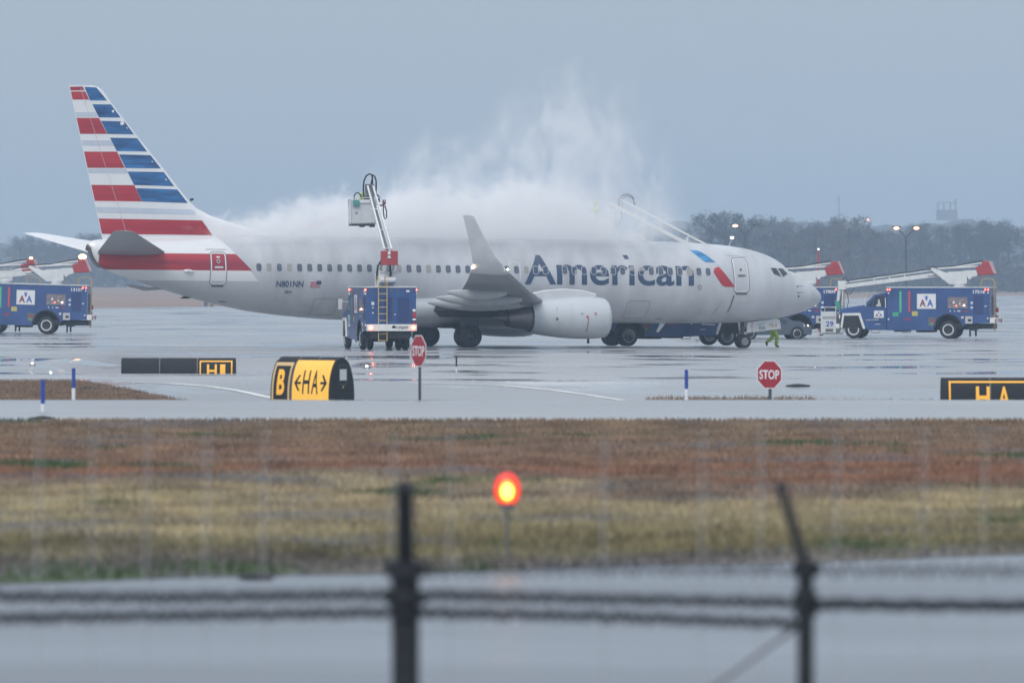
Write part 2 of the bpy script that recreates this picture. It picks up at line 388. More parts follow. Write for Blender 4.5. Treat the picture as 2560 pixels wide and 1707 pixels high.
def interp(tab):
    xs = np.array([p[0] for p in tab]); yy = np.array([p[1] for p in tab]); o = np.argsort(xs); xs, yy = xs[o], yy[o]
    h = np.diff(xs); d = np.diff(yy)/h; m = np.zeros(len(xs)); m[0] = d[0]; m[-1] = d[-1]
    for i in range(1, len(xs)-1):
        if d[i-1]*d[i] > 0: w1 = 2*h[i]+h[i-1]; w2 = h[i]+2*h[i-1]; m[i] = (w1+w2)/(w1/d[i-1]+w2/d[i])
    def f(x):
        x = min(max(x, xs[0]), xs[-1]); i = min(np.searchsorted(xs, x, side='right')-1, len(xs)-2); t = (x-xs[i])/h[i]
        return float((2*t**3-3*t**2+1)*yy[i]+(t**3-2*t**2+t)*h[i]*m[i]+(-2*t**3+3*t**2)*yy[i+1]+(t**3-t**2)*h[i]*m[i+1])
    return f
ztop = interp([(.22, 2.56), (.19, 2.70), (.1, 2.84), (-.05, 2.98), (-.26, 3.13), (-.62, 3.32), (-1.1, 3.53), (-1.45, 3.72), (-1.8, 4.02), (-2.17, 4.33), (-2.88, 4.67), (-3.65, 4.89), (-4.65, 5.06), (-5.95, 5.17), (-7.59, 5.24), (-10.1, 5.29),
               (-28, 5.32), (-31, 5.29), (-34, 5.2), (-37.37, 5.04), (-37.9, 4.98), (-38.12, 4.84)])
zbot = interp([(.22, 2.52), (.19, 2.40), (.1, 2.29), (-.05, 2.17), (-.26, 2.06), (-.68, 1.88), (-1.45, 1.65), (-2.28, 1.49), (-3.47, 1.34), (-4.1, 1.28), (-8.2, 1.21), (-11, 1.21), (-24.9, 1.27), (-25.8, 1.29), (-27.2, 1.37),
               (-28.6, 1.49), (-30.1, 1.67), (-31.35, 1.91), (-32.1, 2.07), (-33, 2.29), (-34, 2.56), (-34.85, 2.8), (-35.73, 3.09), (-36.7, 3.4), (-37.2, 3.58), (-37.6, 3.74), (-37.9, 4.1), (-38.12, 4.66)])
hwid = interp([(.22, .02), (.19, .17), (.1, .33), (-.05, .46), (-.26, .6), (-.68, .85), (-1.45, 1.15), (-2.28, 1.42), (-3.47, 1.66), (-4.65, 1.79), (-5.95, 1.86), (-7.6, 1.88), (-24, 1.88), (-27, 1.86), (-29, 1.79), (-31, 1.63),
               (-33, 1.36), (-35, 1.0), (-36.7, .64), (-37.6, .4), (-37.9, .3), (-38.12, .12)])
def fus_t(s, z, off=.008):
    zt_, zb = ztop(s), zbot(s); u = (z-(zt_+zb)/2)/((zt_-zb)/2)
    return (hwid(s)+off)*math.sqrt(max(0, 1-min(1, abs(u))**2))
def SB(off=.008):                                                           # starboard side mapping (s,z)->3D
    return lambda s, z: (s, -fus_t(s, z, off)-off*.3, z)
def PT(off=.008): return lambda s, z: (s, fus_t(s, z, off)+off*.3, z)

# livery material of the fuselage: silver grey, white tail part, red band
def livery():
    m = bpy.data.materials.new('silver_livery'); m.use_nodes = True; n = m.node_tree; b = n.nodes['Principled BSDF']; L = n.links.new
    t = n.nodes.new('ShaderNodeTexCoord'); s = n.nodes.new('ShaderNodeSeparateXYZ'); L(t.outputs['Object'], s.inputs[0])
    def ma(op, a, c=None, d=None):
        q = n.nodes.new('ShaderNodeMath'); q.operation = op
        for i, v in enumerate((a, c, d)):
            if v is None: continue
            if isinstance(v, (int, float)): q.inputs[i].default_value = v
            else: L(v, q.inputs[i])
        return q.outputs[0]
    X, Z = s.outputs['X'], s.outputs['Z']
    def mix(f, a, c):
        q = n.nodes.new('ShaderNodeMix'); q.data_type = 'RGBA'; L(f, q.inputs['Factor'])
        for k, v in (('A', a), ('B', c)):
            if isinstance(v, tuple): q.inputs[k].default_value = (*v, 1)
            else: L(v, q.inputs[k])
        return q.outputs['Result']
    nz = n.nodes.new('ShaderNodeTexNoise'); nz.inputs['Scale'].default_value = .7; nz.inputs['Detail'].default_value = 6
    mp = n.nodes.new('ShaderNodeMapping'); mp.inputs['Scale'].default_value = (1.5, 1, .35); L(t.outputs['Object'], mp.inputs[0]); L(mp.outputs[0], nz.inputs['Vector'])
    r = n.nodes.new('ShaderNodeValToRGB'); L(nz.outputs[0], r.inputs[0]); r.color_ramp.elements[0].position = .3; r.color_ramp.elements[1].position = .7
    r.color_ramp.elements[0].color = (.44, .457, .482, 1); r.color_ramp.elements[1].color = (.60, .618, .645, 1)
    slant = ma('LESS_THAN', X, ma('MULTIPLY_ADD', Z, -.82, -30.12+.82*3.13))
    slant2 = ma('LESS_THAN', X, ma('MULTIPLY_ADD', Z, -.64, -30.12+.64*3.13))
    up = ma('GREATER_THAN', Z, 3.1)
    c = mix(ma('MULTIPLY', slant, up), r.outputs[0], (.74, .75, .76))
    lowm = ma('MULTIPLY', slant2, ma('SUBTRACT', 1, up)); c = mix(lowm, c, (.50, .515, .54))
    band = ma('MULTIPLY', ma('GREATER_THAN', Z, 3.60), ma('LESS_THAN', Z, 4.40)); band = ma('MULTIPLY', band, ma('GREATER_THAN', X, -37.68))
    band = ma('MULTIPLY', band, ma('LESS_THAN', X, ma('MULTIPLY_ADD', Z, -.94, -30.39+.94*3.58)))
    rn = n.nodes.new('ShaderNodeTexNoise'); rn.inputs['Scale'].default_value = 2; mp2 = n.nodes.new('ShaderNodeMapping'); mp2.inputs['Scale'].default_value = (.12, .1, 1.2)
    L(t.outputs['Object'], mp2.inputs[0]); L(mp2.outputs[0], rn.inputs['Vector']); rr = n.nodes.new('ShaderNodeValToRGB'); L(rn.outputs[0], rr.inputs[0])
    rr.color_ramp.elements[0].color = (.30, .022, .045, 1); rr.color_ramp.elements[1].color = (.46, .03, .04, 1); rr.color_ramp.elements[0].position = .4; rr.color_ramp.elements[1].position = .6
    c = mix(band, c, rr.outputs[0]); L(c, b.inputs['Base Color'])
    b.inputs['Roughness'].default_value = .38; b.inputs['Metallic'].default_value = .15; b.inputs['Coat Weight'].default_value = .15
    # frames and skin laps, barely there
    w = n.nodes.new('ShaderNodeTexBrick'); w.inputs['Scale'].default_value = 1; w.inputs['Brick Width'].default_value = 2.54; w.inputs['Row Height'].default_value = 1.13; w.inputs['Mortar Size'].default_value = .012; w.offset = .5
    w.inputs['Color1'].default_value = (1, 1, 1, 1); w.inputs['Color2'].default_value = (1, 1, 1, 1); w.inputs['Mortar'].default_value = (0, 0, 0, 1)
    cb = n.nodes.new('ShaderNodeCombineXYZ'); L(X, cb.inputs[0]); L(Z, cb.inputs[1]); L(cb.outputs[0], w.inputs['Vector'])
    bp = n.nodes.new('ShaderNodeBump'); bp.inputs['Strength'].default_value = .25; bp.inputs['Distance'].default_value = .01; L(w.outputs['Color'], bp.inputs['Height']); L(bp.outputs[0], b.inputs['Normal'])
    return m
M_fus = livery()
M_white = mat('white_aircraft_paint', (.74, .75, .77), .35, var=.05, vs=.8)
M_grey = mat('grey_wing_paint', (.30, .315, .335), .4, var=.1, vs=.6)
M_grey2 = mat('mid_grey_fairing_paint', (.40, .42, .44), .45, var=.08)
M_dgrey = mat('dark_grey_panel', (.12, .125, .14), .55, var=.15)
M_black = mat('black_rubber', (.018, .018, .02), .75, var=.3, vs=4)
M_dark = mat('dark_recess', (.012, .013, .016), .7, var=.2)
M_metal = mat('bare_metal', (.62, .62, .64), .28, .9, var=.08)
M_hot = mat('heat_stained_metal', (.20, .18, .18), .38, .85, var=.35, vs=2.5, stretch=(.3, 3, 3))
M_navy = mat('navy_lettering', (.04, .07, .14), .4, var=.1)
M_bluel = mat('bright_blue_paint', (.02, .16, .45), .35, var=.45, vs=1.6, stretch=(.4, 1, 1.6), var2=(.08, .40, .75))
M_redp = mat('deep_red_paint', (.36, .02, .04), .38, var=.12, stretch=(.1, .1, 1.5), vs=2, var2=(.50, .035, .045))
M_stripe_b = mat('blue_tail_stripe', (.018, .045, .16), .35, stretch=(.45, .1, 3.2), vs=1.2, var=.3, var2=(.035, .19, .46))
M_stripe_g = mat('pale_blue_tail_stripe', (.52, .57, .66), .4, var=.06)
M_gear = mat('shade_toned_gear_metal', (.10, .105, .12), .5, .3, var=.4, vs=5)  # gear colour darkened to hold the shadow under the aircraft
M_rimg = mat('grey_gear_rim', (.26, .27, .29), .45, .4, var=.25, vs=8)  # mid grey rim, tone varies at random
M_glass = mat('dark_glass', (.03, .04, .05), .08, var=.2)
M_win = mat('cabin_window_glass', (.10, .12, .16), .12, var=.35, vs=3)
M_shade = mat('lowered_window_shade', (.34, .32, .31), .35, var=.1)
M_wring = mat('window_surround', (.50, .50, .52), .4, var=.05)
M_ltgrey = mat('light_grey_plate', (.58, .6, .62), .45, var=.08)

def build_fuselage():
    st = [.22, .21, .19, .16, .12, .07, 0, -.08, -.18, -.3]+list(np.arange(-.45, -3, -.15))+list(np.arange(-3.1, -8, -.3))+list(np.arange(-8.2, -26, -.8))+list(np.arange(-26, -37.4, -.3))+list(np.arange(-37.4, -38.13, -.08))
    secs = []; n = 72
    for s in st:
        a, c, h = ztop(s), zbot(s), hwid(s)
        secs.append([(s, -h*math.sin(2*math.pi*i/n), (a+c)/2+(a-c)/2*math.cos(2*math.pi*i/n)) for i in range(n)])
    b = B(); b.loft(secs); return b.build('fuselage', M_fus, plane, smooth=50)
fus = build_fuselage()
# exhaust of the auxiliary power unit in the tail cone
b = B(); b.lathe([(0, .17), (.12, .15), (.13, .11), (.02, .09)], (-38.08, 0, 4.62), (-1, 0, .3), 20); b.build('exhaust_pipe', M_hot, fus)
b = B(); s0 = -38.0
b.prism([(-37.52, 3.66), (-37.40, 3.95), (-38.0, 4.66), (-38.17, 4.74), (-38.02, 4.2), (-37.8, 3.85)], -.2, .2); b.build('tail_cap', M_hot, fus, bevel=.05)

# cabin windows: one mesh, shared
def window_mesh(s0, z0, glass, fn=SB):
    F = fn(.012); G_ = fn(.006)
    V, Fc = ring(s0-.155, s0+.155, z0-.21, z0+.21, .12, .028); o = decal('cabin_window', V, Fc, F, M_wring, fus, cutz=.1)
    p = rrect(s0-.13, s0+.13, z0-.185, z0+.185, .10); g = decal('pane', p, [tuple(range(len(p)))], G_, glass, o, cutz=.1)
    return o, g
first = window_mesh(-20.12, 3.775, M_win); first_s = window_mesh(-20.12, 3.775, M_shade)
shade_k = {1, 3, 14, 17, 27, 29, 32, 33, 34, 35, 38, 39, 44}
used = set()
for side in (1, -1):
    for k in range(47):
        s = -30.08+.5087*k
        if k in (30,): continue
        src = first_s if ((k in shade_k) if side == 1 else random.random() < .3) else first
        if -24.2 < s < -7 and side == 1:
            if id(src[0]) not in used: used.add(id(src[0])); o, g = src
            else: o = src[0].copy(); COL.objects.link(o); g = src[1].copy(); COL.objects.link(g); g.parent = o
            o.location.x = s+20.12
        else:
            o, g = window_mesh(s, 3.775, M_shade if src is first_s else M_win, SB if side == 1 else PT)
def fdecal(name, V, F, m, off=.01, cz=.12, both=False, parent=None):
    o = decal(name, V, F, SB(off), m, parent or fus, cutz=cz)
    if both: decal(name, V, F, PT(off), m, parent or fus, cutz=cz)
    return o
def poly(p): return p, [tuple(range(len(p)))]
# doors
def door(s0, s1, z0, z1, rim, frame, dark=False):
    V, F = ring(s0, s1, z0, z1, .16, .05); o = fdecal('cabin_door', V, F, rim, .016)
    V, F = ring(s0-.035, s1+.035, z0-.035, z1+.035, .19, .035); fdecal('door_seal', V, F, M_dgrey, .014, parent=o)
    m = (s0+s1)/2
    V, F = poly(rrect(s0+.08, s1-.08, z0-.12, z0-.04, .03)); fdecal('sill', V, F, M_dgrey, .02, parent=o)
    c = [(m+.09*math.cos(a)*1, z0+1.12+.09*math.sin(a)) for a in np.linspace(0, 6.1, 14)]; V, F = poly(c); fdecal('porthole', V, F, M_wring if not dark else M_ltgrey, .016, parent=o)
    c = [(m+.055*math.cos(a)*1, z0+1.12+.055*math.sin(a)) for a in np.linspace(0, 6.1, 14)]; V, F = poly(c); fdecal('porthole_glass', V, F, M_glass, .02, parent=o)
    V, F = poly(rrect(m-.2, m+.22, z0+.78, z0+.87, .03)); fdecal('handle', V, F, M_ltgrey if dark else M_dgrey, .02, parent=o)
    if dark: V, F = poly(rrect(m-.09, m+.08, z0+1.28, z0+1.35, .01)); fdecal('placard', V, F, M_white, .02, parent=o)
    return o
door(-5.27, -4.47, 2.78, 4.45, M_white, M_dgrey); door(-32.42, -31.68, 2.93, 4.48, M_white, M_dgrey, True)
for s in (-16.93, -17.86):
    V, F = ring(s-.3, s+.28, 3.2, 4.16, .14, .03); fdecal('overwing_exit', V, F, M_white, .014)
# panel lines, hatches and marks
for (V, F), m in ((poly([(-5.5, 4.62), (-4.4, 4.52), (-4.4, 4.505), (-5.5, 4.605)]), M_dgrey), (poly([(-5.42, 1.78), (-5.37, 1.78), (-5.24, 2.62), (-5.29, 2.62)]), M_black), (poly([(-6.05, 2.0), (-5.93, 2.0), (-5.82, 2.32), (-5.94, 2.32)]), M_wring),
                  (poly([(-6.22, 1.55), (-6.20, 1.55), (-6.0, 1.98), (-6.02, 1.98)]), M_redp), (poly([(-32.6, 4.62), (-31.6, 4.62), (-31.6, 4.60), (-32.6, 4.60)]), M_dgrey), (poly([(-31.75, 1.98), (-31.4, 1.98), (-31.35, 2.12), (-31.7, 2.14)]), M_dark),
                  (poly([(-33.5, 2.25), (-33.1, 2.24), (-32.95, 2.30), (-33.3, 2.36)]), M_dark), (poly([(-9.1, 1.42), (-8.7, 1.42), (-8.7, 1.45), (-9.1, 1.45)]), M_dgrey)):
    fdecal('hatch', V, F, m, .014)
for z0, z1, s0, s1 in ((1.45, 2.3, -10.9, -9.7), (1.5, 2.3, -27.2, -26.0)):
    V, F = ring(s0, s1, z0, z1, .1, .014); fdecal('cargo_door', V, F, M_dgrey, .012)
V, F = ring(-7.25, -7.06, 2.88, 3.12, .09, .025); fdecal('static_port', V, F, M_dgrey, .014)
for z in (3.11, 2.80):
    b = B(); t_ = fus_t(-1.55, z); b.cyl((-1.55, -t_+.02, z), (-1.55, -t_-.10, z), .03, .02, 8); b.cyl((-1.55, -t_-.10, z), (-1.28, -t_-.10, z), .018, .012, 8); b.build('pitot_probe', M_dgrey, fus)
V, F = poly([(-1.5+.05*math.cos(a), 2.6+.05*math.sin(a)) for a in np.linspace(0, 6, 12)]); fdecal('angle_sensor', V, F, M_dark, .014)
# lettering
wm = text2d('Amer\u0131can', .016, -16.44, -7.47, 3.06, 4.51); dot = [(-11.12, 4.56), (-10.87, 4.56), (-10.82, 4.36), (-11.05, 4.36)]
fdecal('lettering', *wm, M_navy, .011, .1); fdecal('lettering', *poly(dot), M_navy, .011)
decal('lettering', [(-23.91-a, c) for a, c in wm[0]], wm[1], PT(.011), M_navy, fus, cutz=.1); decal('lettering', [(-23.91-a, c) for a, c in dot], [(0, 1, 2, 3)], PT(.011), M_navy, fus)
V, F = text2d('N801NN', .02, -29.2, -27.85, 2.83, 3.14); fdecal('registration', V, F, M_navy, .012)
V, F = text2d('3EA', .01, -28.75, -28.38, 2.53, 2.67); fdecal('fleet_number', V, F, M_navy, .012)
fl = []
for i in range(7): V, F = poly([(-27.53, 2.83+.044*i), (-26.98, 2.83+.044*i), (-26.98, 2.83+.044*i+.024), (-27.53, 2.83+.044*i+.024)]); fl.append((V, F))
o = fdecal('flag', *poly([(-27.55, 2.82), (-26.96, 2.82), (-26.96, 3.15), (-27.55, 3.15)]), M_white, .012)
for V, F in fl: fdecal('flag_stripe', V, F, M_redp, .015, parent=o)
fdecal('flag_canton', *poly([(-27.2, 2.98), (-26.96, 2.98), (-26.96, 3.15), (-27.2, 3.15)]), M_navy, .018, parent=o)
# emblem on the nose: blue, grey and red fields
o = fdecal('emblem', *poly([(-7.40, 4.84), (-7.0, 4.83), (-6.85, 4.78), (-6.6, 4.6), (-6.2, 4.25), (-6.72, 4.25), (-6.83, 4.31), (-7.05, 4.5)]), M_bluel, .012)
fdecal('emblem_tip', *poly([(-6.30, 4.20), (-6.12, 4.205), (-5.95, 4.16), (-5.80, 4.05), (-5.98, 4.035), (-6.1, 4.09)]), M_stripe_g, .012)
fdecal('emblem_shield', *poly([(-6.37, 3.86), (-6.30, 3.95), (-6.17, 4.01), (-6.06, 4.02), (-5.9, 3.85), (-5.26, 3.04), (-5.75, 3.04), (-5.9, 3.09), (-6.02, 3.2), (-6.3, 3.6), (-6.38, 3.76)]), M_redp, .012)
# cockpit glazing
for fn in (SB, PT):
    for P, in (([(-3.14, 4.03), (-2.76, 4.02), (-2.52, 3.55), (-3.0, 3.70)],), ([(-2.70, 4.02), (-2.32, 4.0), (-2.03, 3.70), (-2.44, 3.54)],)):
        cx = sum(p[0] for p in P)/4; cz = sum(p[1] for p in P)/4
        o = decal('cockpit_window', P, [(0, 1, 2, 3)], fn(.016), M_wring, fus, cutz=.08, cutx=.1)
        Q = [(cx+(a-cx)*.86, cz+(c-cz)*.86) for a, c in P]; decal('pane', Q, [(0, 1, 2, 3)], fn(.026), M_glass, o, cutz=.08, cutx=.1)
for sgn in (1, -1):                                                         # front panes of the windscreen
    b = B(); q = []
    for s, k in ((-1.93, 1.), (-2.26, 1.)):
        for y in (.06, .3, .55, .76):
            a, c, h = ztop(s-.05*y), zbot(s-.05*y), hwid(s-.05*y)+.02; yy = y*(1 if s > -2 else .92)
            u = min(.98, yy/h); q.append((s-.12*y, sgn*yy, (a+c)/2+((a-c)/2+.03)*math.sqrt(1-u*u)))
    b.add(q, [(i, i+1, i+5, i+4) for i in range(3)]); b.build('windscreen_pane', M_glass, fus, fixn=False)
# antennas
for s, h in ((-9.2, .28), (-27.5, .3)):
    b = B(); b.prism([(s, ztop(s)-.02), (s-.42, ztop(s)-.02), (s-.5, ztop(s)+h), (s-.36, ztop(s)+h)], -.015, .015); b.build('antenna', M_white, fus, bevel=.01)
b = B(); b.prism([(-8.45, 1.25), (-8.15, 1.25), (-8.55, .78), (-8.68, .78)], -.03, .03); b.build('drain_mast', M_white, fus)
b = B(); b.prism([(-24.1, 1.3), (-23.8, 1.3), (-24.05, 1.0), (-24.2, 1.0)], -.03, .03); b.build('drain_mast', M_white, fus)
b = B(); b.cyl((-33.7, -1.2, 3.58), (-33.5, -1.32, 3.56), .05, .10, 10); b.cyl((-33.5, -1.32, 3.56), (-33.25, -1.34, 3.56), .10, .03, 10); b.build('vent', M_white, fus)
b = B(); b.prism([(-36.2, 2.92), (-34.2, 2.68), (-35.3, 2.60), (-36.0, 2.78)], -.06, .06); b.build('tail_skid', M_grey, fus, bevel=.02)

# aerofoil sections
def foil(le, chord, th, n=12, axis='z', back=(-1, 0, 0), up=(0, 0, 1), camber=0.):
    le = Vector(le); bk = Vector(back); up = Vector(up); p = []
    for i in range(n+1):
        x = .5*(1-math.cos(math.pi*i/n)); y = 5*th*(.2969*math.sqrt(x)-.126*x-.3516*x*x+.2843*x**3-.1036*x**4); p.append((x, y))
    ring_ = [(x, y) for x, y in p]+[(x, -y) for x, y in p[-2:0:-1]]
    return [tuple(le+bk*chord*x+up*(chord*(y+camber*x*(1-x)*4))) for x, y in ring_]
def build_wing(sd):
    w = []
    for t, le, te, z, th in ((.9, -12.9, -21.2, 1.98, .13), (1.9, -14.2, -21.2, 2.02, .13), (2.6, -15.3, -21.2, 2.08, .128), (4.0, -16.2, -21.25, 2.2, .12), (5.6, -17.05, -21.4, 2.34, .115), (9, -18.95, -22.5, 2.70, .105), (13, -21.1, -23.75, 3.16, .10), (16.2, -22.85, -24.8, 3.55, .095)):
        w.append(foil((le, -sd*t, z), le-te, th, camber=.01))
    b = B(); b.loft(w); wing = b.build('wing', M_grey, plane, smooth=50)
    w = []
    for t, z, le, te, ang in ((16.2, 3.55, -22.85, -24.8, 6), (16.6, 3.62, -23.12, -24.92, 14), (16.95, 3.76, -23.38, -25.0, 35), (17.2, 4.0, -23.68, -25.08, 60), (17.33, 4.3, -24.0, -25.18, 74), (17.6, 5.2, -24.7, -25.48, 78), (17.8, 5.95, -25.18, -25.76, 78), (17.84, 6.12, -25.27, -25.82, 78), (17.85, 6.18, -25.42, -25.84, 78)):
        up = (0, sd*math.sin(R(ang)), math.cos(R(ang))); w.append(foil((le, -sd*t, z), le-te, .085, up=up))
    b = B(); b.loft(w); wl = b.build('winglet', M_ltgrey, wing, smooth=50)
    for t, s0, s1, z in ((12.1, -21.4, -24.4, 2.50), (9.0, -19.4, -23.75, 2.22), (6.2, -18.4, -23.1, 1.98)):
        b = B(); secs = []
        L = s0-s1
        for k in range(13):
            u = k/12; r = (math.sin(math.pi*min(1, u*.92+.06))**.6)*.27*(1 if t < 12 else .9); s = s0-L*u
            zc = z+.12-.10*math.sin(math.pi*u)+.05*u
            secs.append([(s, -sd*t+r*.62*math.cos(2*math.pi*i/14), zc+r*math.sin(2*math.pi*i/14)) for i in range(14)])
        b.loft(secs); b.build('flap_fairing', M_grey2, wing, smooth=60)
    b = B(); b.sphere((-25.02, -sd*17.05, 3.80), .06, 6); b.build('tail_light', mat('warm_lamp', (1, .8, .6), .3, emit=(1, .72, .45), es=30), wing)
    b = B(); b.sphere((-23.25, -sd*16.95, 3.72), .045, 6); b.build('position_light', mat('cool_lamp', (1, 1, 1), .3, emit=(.9, 1, .8), es=14), wing)
    # nacelle
    C = (-13.42, -sd*4.83, 1.45)
    sq = lambda s: 1 if s > 0 else 1-.06*(-s)
    b = B(); b.lathe([(.55, .79), (.2, .83), (.04, .88), (0, .93), (.05, .985), (.16, 1.0)], C, (-1, 0, 0), 40, sq=sq); e_ = b.build('inlet_lip', M_metal, plane, smooth=60)
    e_.name = 'engine'
    eng = e_
    b = B(); b.lathe([(.16, 1.0), (.4, 1.035), (.9, 1.06), (1.6, 1.055), (2.3, 1.01), (3.0, .93), (3.6, .84), (3.95, .77), (3.94, .72), (3.4, .76)], C, (-1, 0, 0), 40, sq=sq); b.build('cowling', M_fus2, eng, smooth=60)
    b = B(); b.lathe([(.5, .79), (.55, .01)], C, (-1, 0, 0), 32); b.build('fan', M_dark, eng)
    b = B(); b.lathe([(3.3, .70), (3.9, .60), (4.1, .57), (4.12, .60), (4.5, .52), (4.9, .46), (5.12, .41), (5.0, .36)], C, (-1, 0, 0), 32); b.build('core_nozzle', M_hot, eng, smooth=40)
    b = B(); b.lathe([(4.9, .24), (5.2, .22), (5.6, .12), (5.75, .02)], C, (-1, 0, 0), 20); b.build('exhaust_cone', M_hot, eng, smooth=60)
    y = -sd*4.83
    b = B(); secs = []
    for s, z0, z1, hw in ((-13.9, 2.5, 2.66, .06), (-14.6, 2.45, 2.82, .16), (-15.6, 2.4, 2.88, .2), (-16.6, 2.2, 2.80, .2), (-17.6, 1.95, 2.6, .2), (-19.2, 1.78, 2.3, .18), (-20.8, 1.95, 2.15, .06)):
        secs.append([(s, y-hw, z0), (s, y+hw, z0), (s, y+hw*.9, z1-.05), (s, y, z1), (s, y-hw*.9, z1-.05)])
    b.loft(secs); b.build('pylon', M_ltgrey, eng, smooth=30)
    # warning marks on the cowling
    if sd == 1:
        def cm(s, z):
            s -= .35; z -= .15
            u = (z-1.45)/1.06; return (s, y-1.063*math.sqrt(max(0, 1-u*u))-.012, z)
        for (V, F), mm in ((poly([(-14.40, .95), (-14.365, .95), (-14.33, 1.62), (-14.365, 1.62)]), M_redp), (poly([(-14.40+.06*math.cos(a), 1.68+.06*math.sin(a)) for a in np.linspace(0, 6, 10)]), M_redp),
                          (ring(-14.03, -13.90, 1.76, 1.90, .06, .025), M_redp), (poly([(-15.98+.07*math.cos(a), 1.56+.08*math.sin(a)) for a in np.linspace(0, 6, 10)]), M_dgrey), (poly([(-15.95+.03*math.cos(a), 2.05+.03*math.sin(a)) for a in np.linspace(0, 6, 8)]), M_dgrey),
                          (poly([(-14.75, 1.82), (-14.6, 1.82), (-14.6, 1.85), (-14.75, 1.85)]), M_dgrey), (poly([(-15.2, .7), (-15.185, .7), (-15.185, 2.45), (-15.2, 2.45)]), M_wring)):
            decal('cowl_marking', V, F, cm, mm, eng, cutz=.1)
    # tailplane
    w = []
    for t, le, te, z in ((.35, -34.25, -37.75, 4.35), (.9, -34.55, -37.92, 4.45), (6.9, -38.05, -39.1, 5.32), (7.12, -38.3, -39.12, 5.36), (7.18, -38.6, -39.1, 5.37)):
        w.append(foil((le, -sd*t, z), le-te, .09))
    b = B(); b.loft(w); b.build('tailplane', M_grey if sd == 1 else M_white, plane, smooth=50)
    # main landing gear
    g = B(); yy = -sd*2.86
    g.cyl((-19.77, yy, .53), (-19.77, yy+sd*.1, 2.0), .12, .16, 14); g.cyl((-19.77, yy-.62, .53), (-19.77, yy+.62, .53), .07, n=12)
    g.beam((-19.77, yy, 1.3), (-20.47, yy+sd*.5, 1.9), .09); g.beam((-19.77, yy, 1.2), (-19.57, yy+sd*1.2, 1.9), .10); g.tube([(-19.92, yy, .6), (-20.12, yy, .95), (-19.87, yy, 1.25)], .035)
    gear = g.build('main_gear', M_gear, plane)
    b = B(); b.prism([(-19.32, .95), (-20.22, .95), (-20.37, 1.95), (-19.27, 1.95)], yy-sd*.22, yy-sd*.27); b.build('gear_door', M_dgrey, gear, bevel=.02)
    for o_ in (-.43, .43): wheel(gear, (-19.77, yy+o_, .53), .535, .36, .27, 'wheel', mrim=M_gear)
    return wing
def wheel(parent, c, r, w, rim, name, hub=None, seg=36, spokes=False, mrim=None, toward=-1):
    x, y, z = c
    b = B(); h = w/2
    b.lathe([(-h*.8, rim*.98), (-h, rim*1.12), (-h, r*.86), (-h*.82, r*.96), (-h*.5, r), (h*.5, r), (h*.82, r*.96), (h, r*.86), (h, rim*1.12), (h*.8, rim*.98)], (x, y, z), (0, 1, 0), seg)
    t = b.build(name, M_black, parent, smooth=40)
    b = B()
    b.lathe([(-h*.86, rim*.8), (-h*.92, rim*1.0), (-h*.5, rim*1.0), (h*.5, rim*1.0), (h*.92, rim*1.0), (h*.86, rim*.8), (h*.35, rim*.72), (h*.3, rim*.35), (h*.7, rim*.3), (h*.75, .01)], (x, y, z), (0, 1, 0), 24)
    b.lathe([(-h*.86, rim*.8), (-h*.35, rim*.72), (-h*.3, rim*.35), (-h*.7, rim*.3), (-h*.75, .01)], (x, y, z), (0, 1, 0), 24)
    b.build('rim', mrim or M_ltgrey, t, smooth=30)
    b = B()
    for sg in (-1, 1):
        for k in range(5):
            a = 2*math.pi*k/5+.3; cx, cz = x+rim*.55*math.cos(a), z+rim*.55*math.sin(a)
            b.cyl((cx, y+sg*h*.30, cz), (cx, y+sg*h*.42, cz), rim*.16, n=10)
    b.build('vent_holes', M_dark, t)
    return t
M_fus2 = mat('silver_cowling_paint', (.52, .55, .58), .3, .1, var=.06, vs=.5, coat=.2)
for sd in (1, -1): build_wing(sd)
# belly fairing between the wings
b = B(); secs = []
for s, hw, z0, z1 in ((-11.8, 1.3, 1.25, 1.7), (-12.8, 1.7, 1.12, 2.3), (-14.5, 2.02, .98, 2.62), (-17, 2.12, .93, 2.7), (-20, 2.12, .93, 2.7), (-22.3, 2.06, .98, 2.62), (-23.6, 1.85, 1.08, 2.4), (-24.8, 1.4, 1.22, 1.8)):
    secs.append([(s, hw*math.cos(a)*(1 if abs(math.cos(a)) < .7 else 1), (z0+z1)/2+(z1-z0)/2*(abs(math.sin(a))**.8)*(1 if math.sin(a) > 0 else -1)) for a in np.linspace(0, 2*math.pi, 33)[:-1]])
b.loft(secs); b.build('belly_fairing', M_fus2, plane, smooth=60)
b = B(); b.box(-20.6, -19.0, -2.0, 2.0, .915, .96); b.build('wheel_well_shade', M_dark, plane)
for sd in (1, -1):
    b = B(); b.prism([(-18.3, 1.72), (-18.9, 1.45), (-20.9, 1.45), (-21.25, 1.78), (-21.1, 2.0), (-18.6, 2.0)], *sorted((-sd*2.0, -sd*3.9))); b.build('wheel_well_shade', M_dark, plane)  # black block added for the wheel well and the shade under the wing
